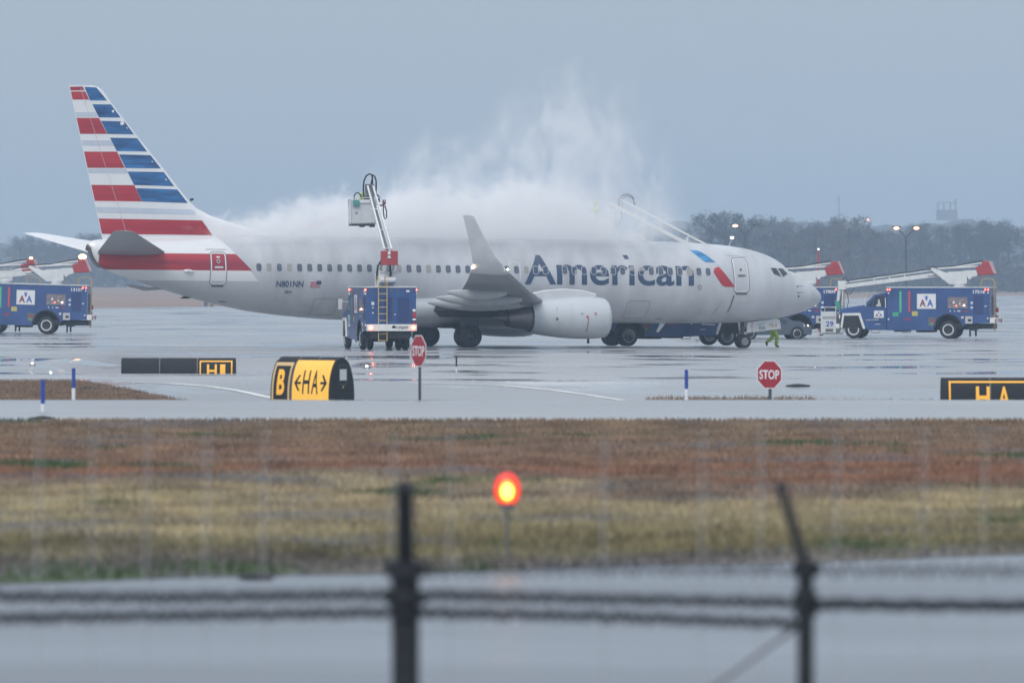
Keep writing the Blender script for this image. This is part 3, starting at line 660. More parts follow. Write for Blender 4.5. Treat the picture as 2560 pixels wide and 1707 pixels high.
# fin
LEf = interp([(5.1, -28.6), (5.45, -29.3), (5.94, -31.0), (6.21, -31.94), (6.6, -32.72), (7.32, -33.42), (8.38, -34.31), (9.95, -35.67), (11.53, -37.0), (12.1, -37.42), (12.30, -37.68), (12.37, -38.0)])
TEf = lambda z: -39.14+(12.3-z)*.239
def fin_half(s, z):
    le = LEf(z); c = le-TEf(z); ceff = min(c, (34.6+.85*(12.3-z)-30.1)); x = min(1, max(0, (le-s)/c)); th = .1*min(c, 5.6)/c
    return c*5*th*(.2969*math.sqrt(x)-.126*x-.3516*x*x+.2843*x**3-.1036*x**4)+.01
b = B(); secs = []
for z in (4.9, 5.1, 5.3, 5.5, 5.75, 5.94, 6.21, 6.6, 7.0, 7.32, 8.38, 9.95, 11.53, 12.1, 12.30, 12.37):
    le = LEf(z); te = TEf(z); xs_ = [.5*(1-math.cos(math.pi*i/16)) for i in range(17)]
    p = [(le-(le-te)*x, fin_half(le-(le-te)*x, z), z) for x in xs_]; secs.append(p+[(a, -c, d) for a, c, d in p[::-1]])
b.loft(secs); fin = b.build('tail_fin', M_white, plane, smooth=40)
FS = {'r': [[(-39.14, 12.06), (-38.35, 12.07), (-38.16, 11.69), (-39.04, 11.68)], [(-39.14, 12.28), (-38.49, 12.31), (-38.39, 12.13), (-39.12, 12.11)], [(-38.82, 10.81), (-37.67, 10.82), (-37.26, 10.07), (-38.64, 10.05)],
            [(-38.44, 9.21), (-36.77, 9.23), (-36.38, 8.46), (-38.25, 8.44)], [(-38.04, 7.63), (-35.9, 7.64), (-35.52, 6.87), (-37.85, 6.87)], [(-37.65, 6.03), (-32.5, 6.0), (-31.97, 5.3), (-37.46, 5.3)]],
      'b': [[(-38.4, 12.29), (-37.80, 12.28), (-37.26, 11.66), (-38.11, 11.65)], [(-38.0, 11.47), (-37.06, 11.48), (-36.57, 10.86), (-37.67, 10.85)], [(-37.57, 10.69), (-36.38, 10.68), (-35.9, 10.07), (-37.24, 10.07)], [(-37.12, 9.89), (-35.74, 9.89), (-35.24, 9.26), (-36.78, 9.26)],
            [(-36.67, 9.1), (-35.07, 9.09), (-34.54, 8.46), (-36.34, 8.46)], [(-36.25, 8.29), (-34.39, 8.29), (-33.87, 7.62), (-35.91, 7.65)], [(-35.82, 7.5), (-33.71, 7.47), (-33.17, 6.82), (-35.51, 6.87)]],
      'g': [[(-38.89, 11.08), (-37.8, 11.1), (-37.71, 10.88), (-38.83, 10.86)], [(-38.53, 9.75), (-37.05, 9.76), (-36.91, 9.51), (-38.47, 9.5)], [(-38.23, 8.39), (-36.3, 8.42), (-36.18, 8.2), (-38.17, 8.19)], [(-37.78, 6.58), (-32.89, 6.51), (-32.78, 6.28), (-37.72, 6.32)]]}
for k, mm in (('r', M_redp), ('b', M_stripe_b), ('g', M_stripe_g)):
    for P in FS[k]:
        P = [(max(a, TEf(c)+.03), c) for a, c in P]
        for sg in (-1, 1):
            decal('tail_stripe', P, [(0, 1, 2, 3)], lambda s, z, sg=sg: (s, sg*(fin_half(s, z)+.008), z), mm, fin, cutz=.2, cutx=.3)
for z0, z1 in ((5.15, 12.25),):
    decal('rudder_gap', [(TEf(z0)+1.25, z0), (TEf(z0)+1.27, z0), (TEf(z1)+.55, z1), (TEf(z1)+.53, z1)], [(0, 1, 2, 3)], lambda s, z: (s, -(fin_half(s, z)+.011), z), M_wring, fin, cutz=.3)
b = B(); b.cyl((-33.0, 0, 6.98), (-32.85, 0, 7.02), .07, .05, 10); b.build('beacon', M_dark, fin)
b = B(); b.beam((-37.9, -fin_half(-38.9, 11.6)-.03, 11.72), (-38.4, -fin_half(-38.9, 11.6)-.06, 11.64), .03); b.build('static_wick', M_white, fin)
# nose gear
g = B(); g.cyl((-4.0, 0, .34), (-4.05, 0, 1.5), .07, .1, 12); g.cyl((-4.0, -.28, .345), (-4.0, .28, .345), .05, n=10); g.beam((-4.0, 0, .8), (-3.2, 0, 1.4), .07); g.tube([(-4.1, 0, .4), (-4.28, 0, .65), (-4.08, 0, .9)], .03)
ng = g.build('nose_gear', M_gear, plane)
for o_ in (-.2, .2): wheel(ng, (-4.0, o_, .345), .345, .2, .19, 'wheel', mrim=M_rimg)
b = B()
b.cyl((-3.93, -.13, 1.0), (-3.86, -.13, 1.0), .07, n=12); b.build('taxi_light', M_metal, ng)
for sg in (-1, 1):
    b = B(); P = [(-3.95, 1.28), (-3.85, 1.30), (-2.3, 1.44), (-2.16, 1.40), (-2.12, 1.28), (-2.2, .93), (-3.95, .74)]
    P = [(-3.97, .76), (-3.97, 1.22), (-3.90, 1.30), (-2.28, 1.48), (-2.19, 1.40), (-2.12, .98)]
    b.prism(P, sg*.45-.02, sg*.45+.02); d_ = b.build('gear_door', M_ltgrey, ng, bevel=.01)
    yy = sg*.45+sg*.026
    fm = lambda a, c, yy=yy: (a, yy, c)
    X0_, X1_ = (-3.35, -2.98) if sg == -1 else (-2.98, -3.35)
    decal('lettering', *text2d('3EA', .015, X0_, X1_, .93, 1.11), fm, M_navy, d_)
    if sg == -1:
        decal('lettering', *text2d('TB-8', .015, -2.8, -2.35, 1.06, 1.24), fm, mat('gold_lettering', (.45, .28, .12), .5, var=.1), d_)
        decal('marking', *poly([(-3.42, 1.17), (-3.03, 1.22), (-3.03, 1.25), (-3.42, 1.20)]), fm, mat('green_marking', (.03, .28, .16), .5), d_)
        decal('marking', *poly([(-3.72, .77), (-3.69, .77), (-3.69, 1.31), (-3.72, 1.31)]), fm, M_redp, d_)

# ------------------------------------------------------------------ deicing trucks
M_blue = mat('royal_blue_truck_paint', (.03, .078, .235), .4, var=.22, vs=.9, coat=.25)
M_blued = mat('dark_blue_louvre', (.02, .045, .16), .6, var=.3, vs=6, stretch=(.3, .3, 6))  # darker blue with fine streaks in tone
M_tw = mat('white_boom_paint', (.70, .71, .70), .42, var=.12, vs=2)
M_red = mat('faded_red_paint', (.38, .05, .055), .5, var=.15, vs=2)
M_grn = mat('green_reflective', (.05, .42, .22), .5, var=.15)
M_yel = mat('ochre_plate', (.52, .44, .12), .5, var=.15)
M_steel = mat('riveted_steel_panel', (.26, .22, .24), .4, .3, var=.5, vs=9)
M_orail = mat('yellow_rail_paint', (.55, .40, .16), .5, var=.15)
M_tyre = M_black
M_lampr = mat('red_lamp', (.8, .05, .02), .3, emit=(1, .10, .05), es=9)
M_lampw = mat('warm_white_lamp', (1, .9, .8), .3, emit=(1, .62, .35), es=14)
M_wlamp = mat('white_reflector', (.85, .85, .85), .3, var=.02)
M_beac = mat('amber_beacon', (1, .6, .2), .3, emit=(1, .55, .20), es=9)
M_logor = mat('dark_red_lettering', (.22, .01, .02), .45, var=.05)
M_logob = mat('blue_lettering', (.02, .10, .42), .45, var=.05)
M_under = mat('oily_chassis', (.02, .022, .028), .6, var=.4, vs=3)
M_hose = mat('black_hose', (.02, .022, .03), .5, var=.2)
TG = 'blue aircraft deicing trucks with white booms'

def sign_logo(parent, fm, u0, u1, v0, v1):
    """white plate with a red and a blue letter A and a small bird between them; fm(u,v,off)"""
    du = u1-u0; dv = v1-v0; P = [(u0, v0), (u1, v0), (u1, v1), (u0, v1)]
    o = decal('logo_plate', P, [(0, 1, 2, 3)], lambda a, b: fm(a, b, .012), M_ltgrey, parent)
    Q = [(u0+.03*du, v0+.035*dv), (u1-.03*du, v0+.035*dv), (u1-.03*du, v1-.035*dv), (u0+.03*du, v1-.035*dv)]
    decal('plate_face', Q, [(0, 1, 2, 3)], lambda a, b: fm(a, b, .016), M_white, o)
    decal('letter', *text2d('A', .03, u0+.14*du, u0+.47*du, v0+.14*dv, v0+.62*dv), lambda a, b: fm(a, b, .021), M_logor, o)
    decal('letter', *text2d('A', .03, u0+.53*du, u0+.86*du, v0+.14*dv, v0+.62*dv), lambda a, b: fm(a, b, .021), M_logob, o)
    E_ = [(.5, .52), (.545, .62), (.60, .86), (.56, .84), (.53, .72), (.52, .80), (.535, .86), (.50, .88), (.465, .86), (.48, .80), (.47, .72), (.44, .84), (.40, .86), (.455, .62)]
    decal('bird_mark', [(u0+a*du, v0+b*dv) for a, b in E_], [tuple(range(len(E_)))], lambda a, b: fm(a, b, .024), M_logob, o)
    return o

def arcpts(p, q, h, n=12, side=Vector((0, 0, 1))):
    p = Vector(p); q = Vector(q); return [p.lerp(q, i/n)+side*h*math.sin(math.pi*i/n) for i in range(n+1)]

def truck(loc, yaw, label, number, lamps=False, rake=0., boom='stowed', bumper_no=None, has_ladder=True, short=False, beacon=False, frontlogo=True):
    """local frame: +x forward from the rear of the body, +y the driver's side, z up"""
    r = empty('deicing_truck', loc, yaw, label, 'deicing truck', TG)
    XF = Matrix.Translation((2.4, 0, 1)) @ Matrix.Rotation(rake, 4, 'Y') @ Matrix.Translation((-2.4, 0, -1))
    def bd(b, *a, **k): return b.build(*a, xf=XF, **k)
    HW = 1.17
    b = B(); b.box(-.05, 8.5, -.45, .45, .62, .86); b.box(2.2, 2.6, -1., 1., .42, .62); b.box(7.7, 8.0, -1., 1., .42, .60); b.box(3.4, 4.3, -.95, .95, .35, .6); b.box(4.9, 5.6, -.8, .9, .38, .6); b.box(-.1, 2., -.9, .9, .55, .85)
    bd(b, 'chassis', M_under, r, bevel=.02)
    # body shell with wheel arch cut outs
    arch = [(2.4+.78*math.cos(a), .55+.82*math.sin(a)) for a in np.linspace(math.pi*.96, .04*math.pi, 14)]
    prof = [(0, .9), (1.35, .85)]+arch[:]+[(3.25, .47), (5.95, .46), (5.95, 2.86), (5.8, 2.92), (0, 2.92)]
    b = B(); b.prism(prof, HW-.06, HW); b.prism(prof, -HW, -HW+.06); b.box(0, .06, -HW+.06, HW-.06, .9, 2.92); b.box(5.89, 5.95, -HW+.06, HW-.06, .46, 2.86)
    b.box(.06, 5.89, -HW+.06, HW-.06, 2.84, 2.9); b.box(.06, 5.89, -HW+.06, HW-.06, 1.42, 1.5)
    body = bd(b, 'body', M_blue, r, bevel=.012)
    b = B()
    for sg in (1, -1): b.prism([(1.52, .5)]+[(2.4+.88*math.cos(a), .55+.9*math.sin(a)) for a in np.linspace(math.pi, 0, 16)]+[(3.28, .5)], *sorted((sg*.42, sg*.50)))
    for sg in (1, -1):
        secs = [[(2.4+rr*math.cos(a), sg*yy, .55+rr*1.04*math.sin(a)) for rr, yy in ((.77, HW+.02), (.84, HW+.02), (.84, .5), (.77, .5))] for a in np.linspace(math.pi*.98, .02*math.pi, 16)]
        b.loft(secs)
    bd(b, 'wheel_arch', M_dark, body, smooth=30)
    b = B(); b.box(-.03, 5.98, HW-.01, HW+.035, 2.90, 2.96); b.box(-.03, 5.98, -HW-.035, -HW+.01, 2.90, 2.96); b.box(-.03, .02, -HW, HW, 2.90, 2.96); bd(b, 'roof_rail', M_ltgrey, body, bevel=.01)
    sideL = lambda u, v, o: tuple(XF @ Vector((u, HW+o, v))); sideR = lambda u, v, o: tuple(XF @ Vector((u, -HW-o, v)))
    rear = lambda u, v, o: tuple(XF @ Vector((-o, u, v)))
    for fm, mir in ((sideL, True), (sideR, False)):
        def rc(name, x0, x1, z0, z1, m, o=.014, par=body): return decal(name, [(x0, z0), (x1, z0), (x1, z1), (x0, z1)], [(0, 1, 2, 3)], lambda a, c: fm(a, c, o), m, par)
        def tx(sx, x0, x1, z0, z1, m, o=.016): 
            if mir: x0, x1 = max(x0, x1), min(x0, x1)
            else: x0, x1 = min(x0, x1), max(x0, x1)
            return decal('lettering', *text2d(sx, .03, x0, x1, z0, z1), lambda a, c: fm(a, c, o), m, body)
        a0, a1 = (4.21, 3.10) if mir else (3.10, 4.21)
        sign_logo(body, fm, a0, a1, 1.70, 2.57)
        rc('level_gauge', 5.10, 5.24, 1.48, 2.72, M_grn); rc('level_gauge', 4.58, 4.73, 1.52, 2.74, M_redp)
        for k in range(8):
            rc('gauge_tick', 5.13, 5.19, 1.58+k*.145, 1.60+k*.145, M_white, .018); rc('gauge_tick', 4.63, 4.69, 1.60+k*.145, 1.625+k*.145, M_white, .018)
        rc('hose_box', 5.28, 5.62, 1.27, 1.50, M_grn); rc('hose_box', 4.16, 4.50, 1.30, 1.56, M_yel)
        rc('control_panel', 1.27, 2.42, 1.74, 2.38, M_steel, .012)
        for x, z, m in ((2.07, 2.08, M_white), (1.72, 2.0, M_wring), (1.44, 1.90, M_wlamp)): rc('gauge', x-.05, x+.05, z-.07, z+.07, m, .018)
        for x, z, m in ((1.91, 1.88, M_lampr), (1.48, 1.90, M_lampw), (2.06, 1.86, M_wlamp)):
            b = B(); b.sphere(fm(x, z, .03), .035 if m is not M_wlamp else .028, 5); b.build('indicator_lamp', m, body)
        rc('small_plate', .95, 1.09, 1.98, 2.12, M_ltgrey); rc('small_plate', .95, 1.09, 1.72, 1.84, M_ltgrey); rc('small_plate', .15, .28, 1.83, 1.89, M_ltgrey)
        rc('small_plate', 2.25, 2.30, 1.54, 1.62, M_white); rc('small_plate', 1.68, 1.86, 1.55, 1.61, M_white); rc('warning_label', 1.28, 1.47, 1.52, 1.62, M_redp); rc('small_plate', 2.0, 2.04, 1.54, 1.62, M_white)
        rc('louvred_door', .34, .93, 1.38, 2.50, M_blued); rc('switch_box', 3.1, 3.55, .72, 1.22, M_dgrey); rc('switch', 3.2, 3.4, .96, 1.08, M_redp, .018); rc('switch', 3.28, 3.4, .80, .90, M_grn, .018)
        rc('hose_reel_cover', .98, 1.40, .86, 1.28, M_wring); rc('placard', 1.05, 1.25, .98, 1.12, M_dark, .018); rc('small_plate', 1.5, 1.64, 1.15, 1.28, M_ltgrey); rc('warning_label', 4.6, 4.9, 1.05, 1.15, M_redp)
        for sx in (3.0, 4.48, 5.7): rc('panel_seam', sx, sx+.015, .55, 2.84, M_blued, .010)
        tx(number, .95, .26, 2.58, 2.78, M_white)
        for x, z in ((.08, 2.62), (.10, 1.16), (5.86, 2.60), (5.86, 1.1)):
            b = B(); b.sphere(fm(x, z, .01), .05, 5); b.build('marker_lamp', M_wlamp, body)
        for x in (.07, .24, 5.80, 5.92):
            b = B(); b.sphere(fm(x, 2.80, .02), .045, 5); b.build('marker_lamp', M_lampr, body)
    # rear face
    def rr_(name, y0, y1, z0, z1, m, o=.014): return decal(name, [(y0, z0), (y1, z0), (y1, z1), (y0, z1)], [(0, 1, 2, 3)], lambda a, c: rear(a, c, o), m, body)
    rr_('rear_door', -.05, .35, 1.35, 2.45, M_blued); rr_('louvred_door', -.85, -.30, 1.30, 2.45, M_blued); rr_('warning_label', -.42, -.10, 1.02, 1.12, M_redp); rr_('small_plate', -.86, -.70, 2.70, 2.79, M_white)
    rr_('small_plate', .80, .93, 2.1, 2.24, M_white); rr_('small_plate', .83, .90, 1.95, 2.0, M_white); rr_('small_plate', .83, .90, 1.70, 1.76, M_white); rr_('small_plate', -.22, -.14, 1.64, 1.68, M_white); rr_('small_plate', -.62, -.56, .98, 1.08, M_white)
    for y in (-.95, -.3, 0, .95): rr_('hinge', y-.05, y+.05, 2.74, 2.80, M_dgrey)
    b = B(); b.box(-.16, 0, -1.14, -1.0, 1.5, 1.75); b.box(-.13, 0, -1.12, -1.02, 1.1, 1.32); bd(b, 'reflector_box', M_redp, body, bevel=.02)
    b = B(); b.box(-.17, 0, -1.15, -.99, 1.38, 1.46); b.box(-.16, 0, -1.13, -1.0, 1.78, 1.9); bd(b, 'work_light', M_wlamp, body, bevel=.02)
    b = B(); b.box(-.32, -.02, -HW, HW, .88, 1.2); bump = bd(b, 'bumper', M_tw, r, bevel=.025)
    bf = lambda a, c: tuple(XF @ Vector((-.336, a, c)))
    decal('lettering', *text2d(bumper_no or number, .01, -.22, -.76, .98, 1.11), bf, M_dark, bump)
    decal('tow_hole', [(-.08+.1*math.cos(a), 1.08+.06*math.sin(a)) for a in np.linspace(0, 6, 12)], [tuple(range(12))], bf, M_dark, bump)
    for y in (-1.0, 1.0):
        b = B(); b.cyl((-.32, y, 1.04), (-.36, y, 1.04), .11, n=14); bd(b, 'tail_lamp', M_lampr if lamps else M_redp, bump)
        if lamps: b = B(); b.sphere((-.37, y, 1.04), .06, 6); bd(b, 'tail_lamp_bulb', M_lampw, bump)
    if has_ladder:
        b = B()
        for y in (.62, .22):
            b.tube([(-.18, y, .42), (-.18, y, 2.95), (-.2, y, 3.2), (-.05, y, 3.42), (.35, y, 3.42)], .022); 
        for z in np.arange(.45, 2.95, .31): b.cyl((-.18, .62, z), (-.18, .22, z), .02, n=6)
        b.tube([(.35, .62, 3.42), (.55, .62, 3.40), (.6, .62, 3.0)], .02); b.tube([(.35, .22, 3.42), (.55, .22, 3.4), (.6, .22, 3.0)], .02)
        bd(b, 'ladder', M_orail, r, smooth=60)
    # hoses coiled below the overhang
    b = B()
    for k in range(3): b.tube([(.95+.42*math.cos(a)*(1-.18*k), .9+.1*k, .72+.24*math.sin(a)*(1-.2*k)) for a in np.linspace(math.pi, 2*math.pi, 12)], .028)
    bd(b, 'hose', M_hose, r, smooth=60)
    b = B(); b.box(1.1, 1.2, .95, 1.02, .12, .85); b.box(1.1, 1.2, -1.02, -.95, .12, .85); bd(b, 'stabiliser', M_under, r)
    b = B(); b.tube([(4.6, 1.0, .46), (4.6, 1.0, .34), (5.1, 1.0, .34), (5.1, 1.0, .46)], .018); b.tube([(6.4, 1.05, .5), (6.4, 1.05, .32), (6.9, 1.05, .32), (6.9, 1.05, .5)], .018); bd(b, 'step', M_under, r)
    # cab
    cabp = [(5.97, .48), (7.15, .48), (7.33, .75), (7.62, 1.38), (8.58, 1.42), (8.72, 1.38), (8.74, 1.66), (8.55, 1.74), (7.30, 1.93), (6.74, 2.50), (6.5, 2.56), (5.97, 2.72)]
    b = B(); secs = []
    for y, k in ((-1.12, 0), (-1.08, .03), (1.08, .03), (1.12, 0)): secs.append([(x, y, z-(.03 if k == 0 else 0)*(z > 1.7)) for x, z in cabp])
    b.loft(secs); cab = bd(b, 'cab', M_blue, r, bevel=.03)
    for sg in (1, -1):
        fmc = lambda a, c, sg=sg: tuple(XF @ Vector((a, sg*1.135, c)))
        fmd = lambda a, c, sg=sg: tuple(XF @ Vector((a, sg*1.145, c)))
        P = [(6.10, 1.80), (7.08, 1.86), (6.93, 2.10), (6.66, 2.42), (6.10, 2.46)]
        w = decal('side_window', P, [tuple(range(5))], fmc, M_glass, cab)
        decal('window_post', [(6.78, 1.84), (6.83, 1.84), (6.72, 2.36), (6.66, 2.42)], [(0, 1, 2, 3)], fmd, M_blue, w)
        decal('seat_and_wheel', [(6.3, 1.84), (6.62, 1.84), (6.56, 1.95), (6.48, 2.02), (6.5, 2.22), (6.4, 2.25), (6.34, 2.0)], [tuple(range(7))], fmd, M_wring, w)
        decal('grab_rail', [(6.02, 1.78), (6.06, 1.78), (6.08, 2.32), (6.04, 2.32)], [(0, 1, 2, 3)], fmd, M_white, cab)
        V, F = ring(5.99, 7.02, .98, 2.52, .06, .014); decal('door_seam', V, F, fmc, M_blued, cab)
        decal('chrome_strip', [(6.45, 1.05), (7.2, 1.02), (7.2, 1.08), (6.45, 1.12)], [(0, 1, 2, 3)], fmd, M_metal, cab)
        V, F = ring(5.98, 7.0, .52, .90, .03, .02); decal('step_box', V, F, fmd, M_blued, cab)
        decal('louvre', [(6.35, .80), (6.65, .80), (6.65, .84), (6.35, .84)], [(0, 1, 2, 3)], fmd, M_ltgrey, cab)
        a0, a1 = (6.72, 6.15) if sg == 1 else (6.15, 6.72)
        sign_logo(cab, lambda u, v, o, sg=sg: tuple(XF @ Vector((u, sg*(1.13+o), v))), a0, a1, 1.18, 1.60)
        # fender flare: three flat white bars round the wheel opening
        b = B(); y0, y1 = sorted((sg*1.10, sg*1.19))
        b.prism([(8.68, .60), (8.56, 1.44), (7.52, 1.46), (7.22, .56), (7.36, .54), (7.62, 1.32), (8.46, 1.31), (8.56, .60)], y0, y1); bd(b, 'fender', M_tw, cab, bevel=.015)
        b = B(); b.prism([(7.38, .6), (7.64, 1.30), (8.46, 1.29), (8.56, .6)], *sorted((sg*.7, sg*1.14))); bd(b, 'wheel_housing', M_dark, cab)
        b = B(); b.beam((7.0, sg*1.12, 2.2), (7.15, sg*1.42, 2.25), .03); b.box(7.12, 7.18, *sorted((sg*1.36, sg*1.56)), 1.85, 2.35); bd(b, 'mirror', M_ltgrey, cab, bevel=.01)
        b = B(); b.cyl((8.74, sg*.85, 1.2), (8.80, sg*.85, 1.2), .12, n=14); bd(b, 'headlight', M_wlamp, cab)
    b = B(); b.add([(6.79, -.95, 2.44), (6.79, .95, 2.44), (7.27, .95, 1.98), (7.27, -.95, 1.98)], [(0, 1, 2, 3)]); 
    o = bd(b, 'windscreen', M_glass, cab, fixn=False)
    b = B(); b.box(8.70, 8.76, -.7, .7, .95, 1.6); bd(b, 'grille', M_dgrey, cab, bevel=.01)
    b = B(); b.box(8.74, 8.98, -1.12, 1.12, .55, .82); bd(b, 'front_bumper', M_tw, r, bevel=.03)
    for x in (2.4, 7.92):
        for sg in (1, -1): 
            wheel(r, (x, sg*1.0, .51), .51, .28, .33, 'wheel', mrim=M_ltgrey)
            if x < 3: wheel(r, (x, sg*.68, .51), .51, .26, .33, 'wheel', mrim=M_dgrey)
    # roof equipment
    b = B(); b.box(1.2, 1.5, -.3, .3, 2.9, 3.0); b.box(4.6, 5.7, -.7, .7, 2.9, 2.97); bd(b, 'roof_hatch', M_dgrey, body, bevel=.02)
    if boom == 'stowed':
        b = B()
        for y in (-.34, .30):
            P = [(3.57, 4.02), (3.50, 3.90), (2.47, 3.10), (1.57, 3.10), (1.44, 3.18), (1.44, 3.55), (1.36, 3.40), (1.22, 3.40), (1.20, 3.48), (.82, 3.62), (.94, 3.92), (1.53, 3.90), (2.51, 3.72), (3.06, 3.88), (3.42, 4.06)]
            b.prism(P, y, y+.04)
        b.box(1.5, 2.5, -.3, .3, 3.12, 3.5); b.cyl((1.9, 0, 2.9), (1.9, 0, 3.2), .42, n=20)
        lb = b.build('boom_base', M_tw, r, bevel=.012)
        b = B(); b.beam((3.5, .15, 4.0), (.85, .15, 4.14), .09); b.beam((3.0, -.1, 4.0), (.6, -.1, 4.34), .07); b.beam((2.6, .05, 3.78), (.8, .05, 3.84), .12, .1); b.build('boom_tie_rod', M_tw, r, bevel=.01)
        b = B(); b.prism([(.58, 4.43), (.2, 4.44), (-.1, 3.72), (-.02, 3.66), (.80, 3.62), (.96, 4.12), (.60, 4.18)], -.42, .34); cw = b.build('boom_elbow', M_red, r, bevel=.03)
        b = B(); b.prism([(.2, 4.44), (.1, 4.44), (-.18, 3.74), (-.1, 3.72)], -.36, .28); b.build('elbow_cap', mat('pale_pink_plate', (.55, .35, .37), .5), cw)
        T = Vector((8.72, 0, 3.02))
        b = B(); b.beam((2.9, 0, 3.70), T-Vector((0, 0, .05)), .30, .26, .22, .22); b.beam((3.4, 0, 3.93), T+Vector((-.1, 0, .20)), .09, .07); b.beam((6.05, 0, 3.22), (6.0, 0, 3.62), .06)
        for x in (5.2, 7.0): b.beam((x, 0, 3.4+(5.2-x)*.14), (x-.12, 0, 3.72+(5.2-x)*.13), .05)
        b.box(T.x-.15, T.x+.30, -.16, .16, T.z-.22, T.z+.28)
        b.beam(T+Vector((.2, 0, .05)), T+Vector((.36, 0, -1.15)), .22, .2, .14, .14); b.beam(T+Vector((.0, .1, -.1)), T+Vector((.1, .1, -1.3)), .06)
        bo = b.build('boom', M_tw, r, bevel=.015)
        b = B(); zz = lambda x: 3.93+(3.4-x)*.135+.09
        b.tube([(x, .06, zz(x)+.02*math.sin(x*5)) for x in np.linspace(3.3, 8.5, 24)], .028); b.tube([(.6, -.1, 4.47), (1.3, -.1, 4.36), (2.1, -.1, 4.18), (3.0, .1, 4.12), (3.5, .1, 4.10)], .03)
        b.tube([(3.2+.42*math.cos(a)+.35, .25, 3.85+.28*math.sin(a)) for a in np.linspace(.9, 5.2, 16)], .022)
        b.tube(arcpts((8.4, .1, 3.2), (8.9, .1, 3.1), .35), .02); b.tube(arcpts((8.1, .1, 2.85), (8.6, .1, 2.8), -.3), .02); b.tube([(8.7, .15, 2.8), (8.45, .15, 2.5), (8.4, .15, 2.1), (8.5, .15, 1.7)], .022)
        b.build('hose', M_hose, bo, smooth=60)
        # basket hanging in front of the bonnet
        bx0, bx1, bz0, bz1 = 9.05, 9.95, .30, 1.78
        b = B(); b.box(bx0, bx1, .52, .56, bz0, bz1-.25); b.box(bx0, bx1, -.56, -.52, bz0, bz1-.25); b.box(bx1-.04, bx1, -.52, .52, bz0, bz1-.25); b.box(bx0, bx0+.04, -.52, .52, bz0, bz1-.25); b.box(bx0, bx1, -.52, .52, bz0, bz0+.06)
        bk = b.build('basket', M_ltgrey, r, bevel=.02)
        b = B()
        for x in (bx0+.02, bx1-.02):
            for y in (.54, -.54): b.cyl((x, y, bz0), (x, y, bz1), .022, n=8)
        b.tube([(bx0, .54, bz1), (bx1, .54, bz1), (bx1, -.54, bz1), (bx0, -.54, bz1), (bx0, .54, bz1)], .022)
        b.box(bx0-.25, bx1+.1, -.2, .2, .22, .30); b.tube([(bx0, .3, .4), (bx0-.35, .3, .6), (bx0-.3, .3, 1.2), (bx0, .3, 1.5)], .03); b.tube([(bx0-.1, .2, .3), (bx0-.4, .2, 1.1), (bx0-.25, .2, 1.9)], .035)
        b.build('basket_rail', M_tw, bk, smooth=50)
        fb = lambda o: (lambda a, c: (a, .565+o, c))
        for k in range(7): x = bx0+.07+k*.125; decal('strap', [(x, 1.58), (x+.06+.02*(k % 2), 1.58), (x+.06, 1.74), (x, 1.74)], [(0, 1, 2, 3)], fb(.01), M_dark, bk)
        if frontlogo: decal('lettering', *text2d('29', .015, bx1-.30, bx1-.74, .68, .98), fb(.01), mat('blue_number', (.03, .07, .4), .5), bk)
        decal('cutout', [(bx1-.72, .38), (bx1-.28, .38), (bx1-.28, .54), (bx1-.72, .54)], [(0, 1, 2, 3)], fb(.01), M_dgrey, bk)
        decal('polished_panel', [(bx1-.86, 1.12), (bx1-.12, 1.12), (bx1-.12, 1.26), (bx1-.86, 1.26)], [(0, 1, 2, 3)], fb(.012), M_metal, bk)
        b = B(); b.box(8.82, 9.08, .25, .50, 1.62, 2.02); b.box(8.92, 9.16, .22, .46, 1.95, 2.14); b.build('nozzle_box', mat('sea_green_plastic', (.05, .28, .20), .5), bk, bevel=.03)
    if beacon:
        b = B(); b.cyl((.35, 0, 4.36), (.35, 0, 4.46), .08, n=12); ob = b.build('beacon_base', M_dark, r)
        k = .19 if beacon is True else .085
        b = B(); b.sphere((.35, 0, 4.46+k*.7), k, 8, sc3=(1.3, 1, .8)); b.build('beacon', M_beac, ob)
    return r

def place(px, Y, dz=0):
    x = (px-1280)/15360*Y; return (x, Y, zt(x, Y)+dz)
truck(place(2482, 353), math.pi-R(14), 'blue deicing truck at the far right, number 17516, basket marked 29', '17516')
truck(place(221, 367), math.pi-R(2), 'blue deicing truck cut by the left edge, big bright amber beacon on its boom', '13157', rake=-R(1.6), beacon=True)
truck(place(92, 372), math.pi-R(2), 'blue deicing truck mostly hidden behind the leftmost truck, only roof and red elbow showing', '13158', rake=-R(1.6), beacon='small')
truck(place(2103, 357, .0), math.pi-R(6), 'blue deicing truck half hidden behind the nose of the airliner, number 17809', '17809', frontlogo=False)

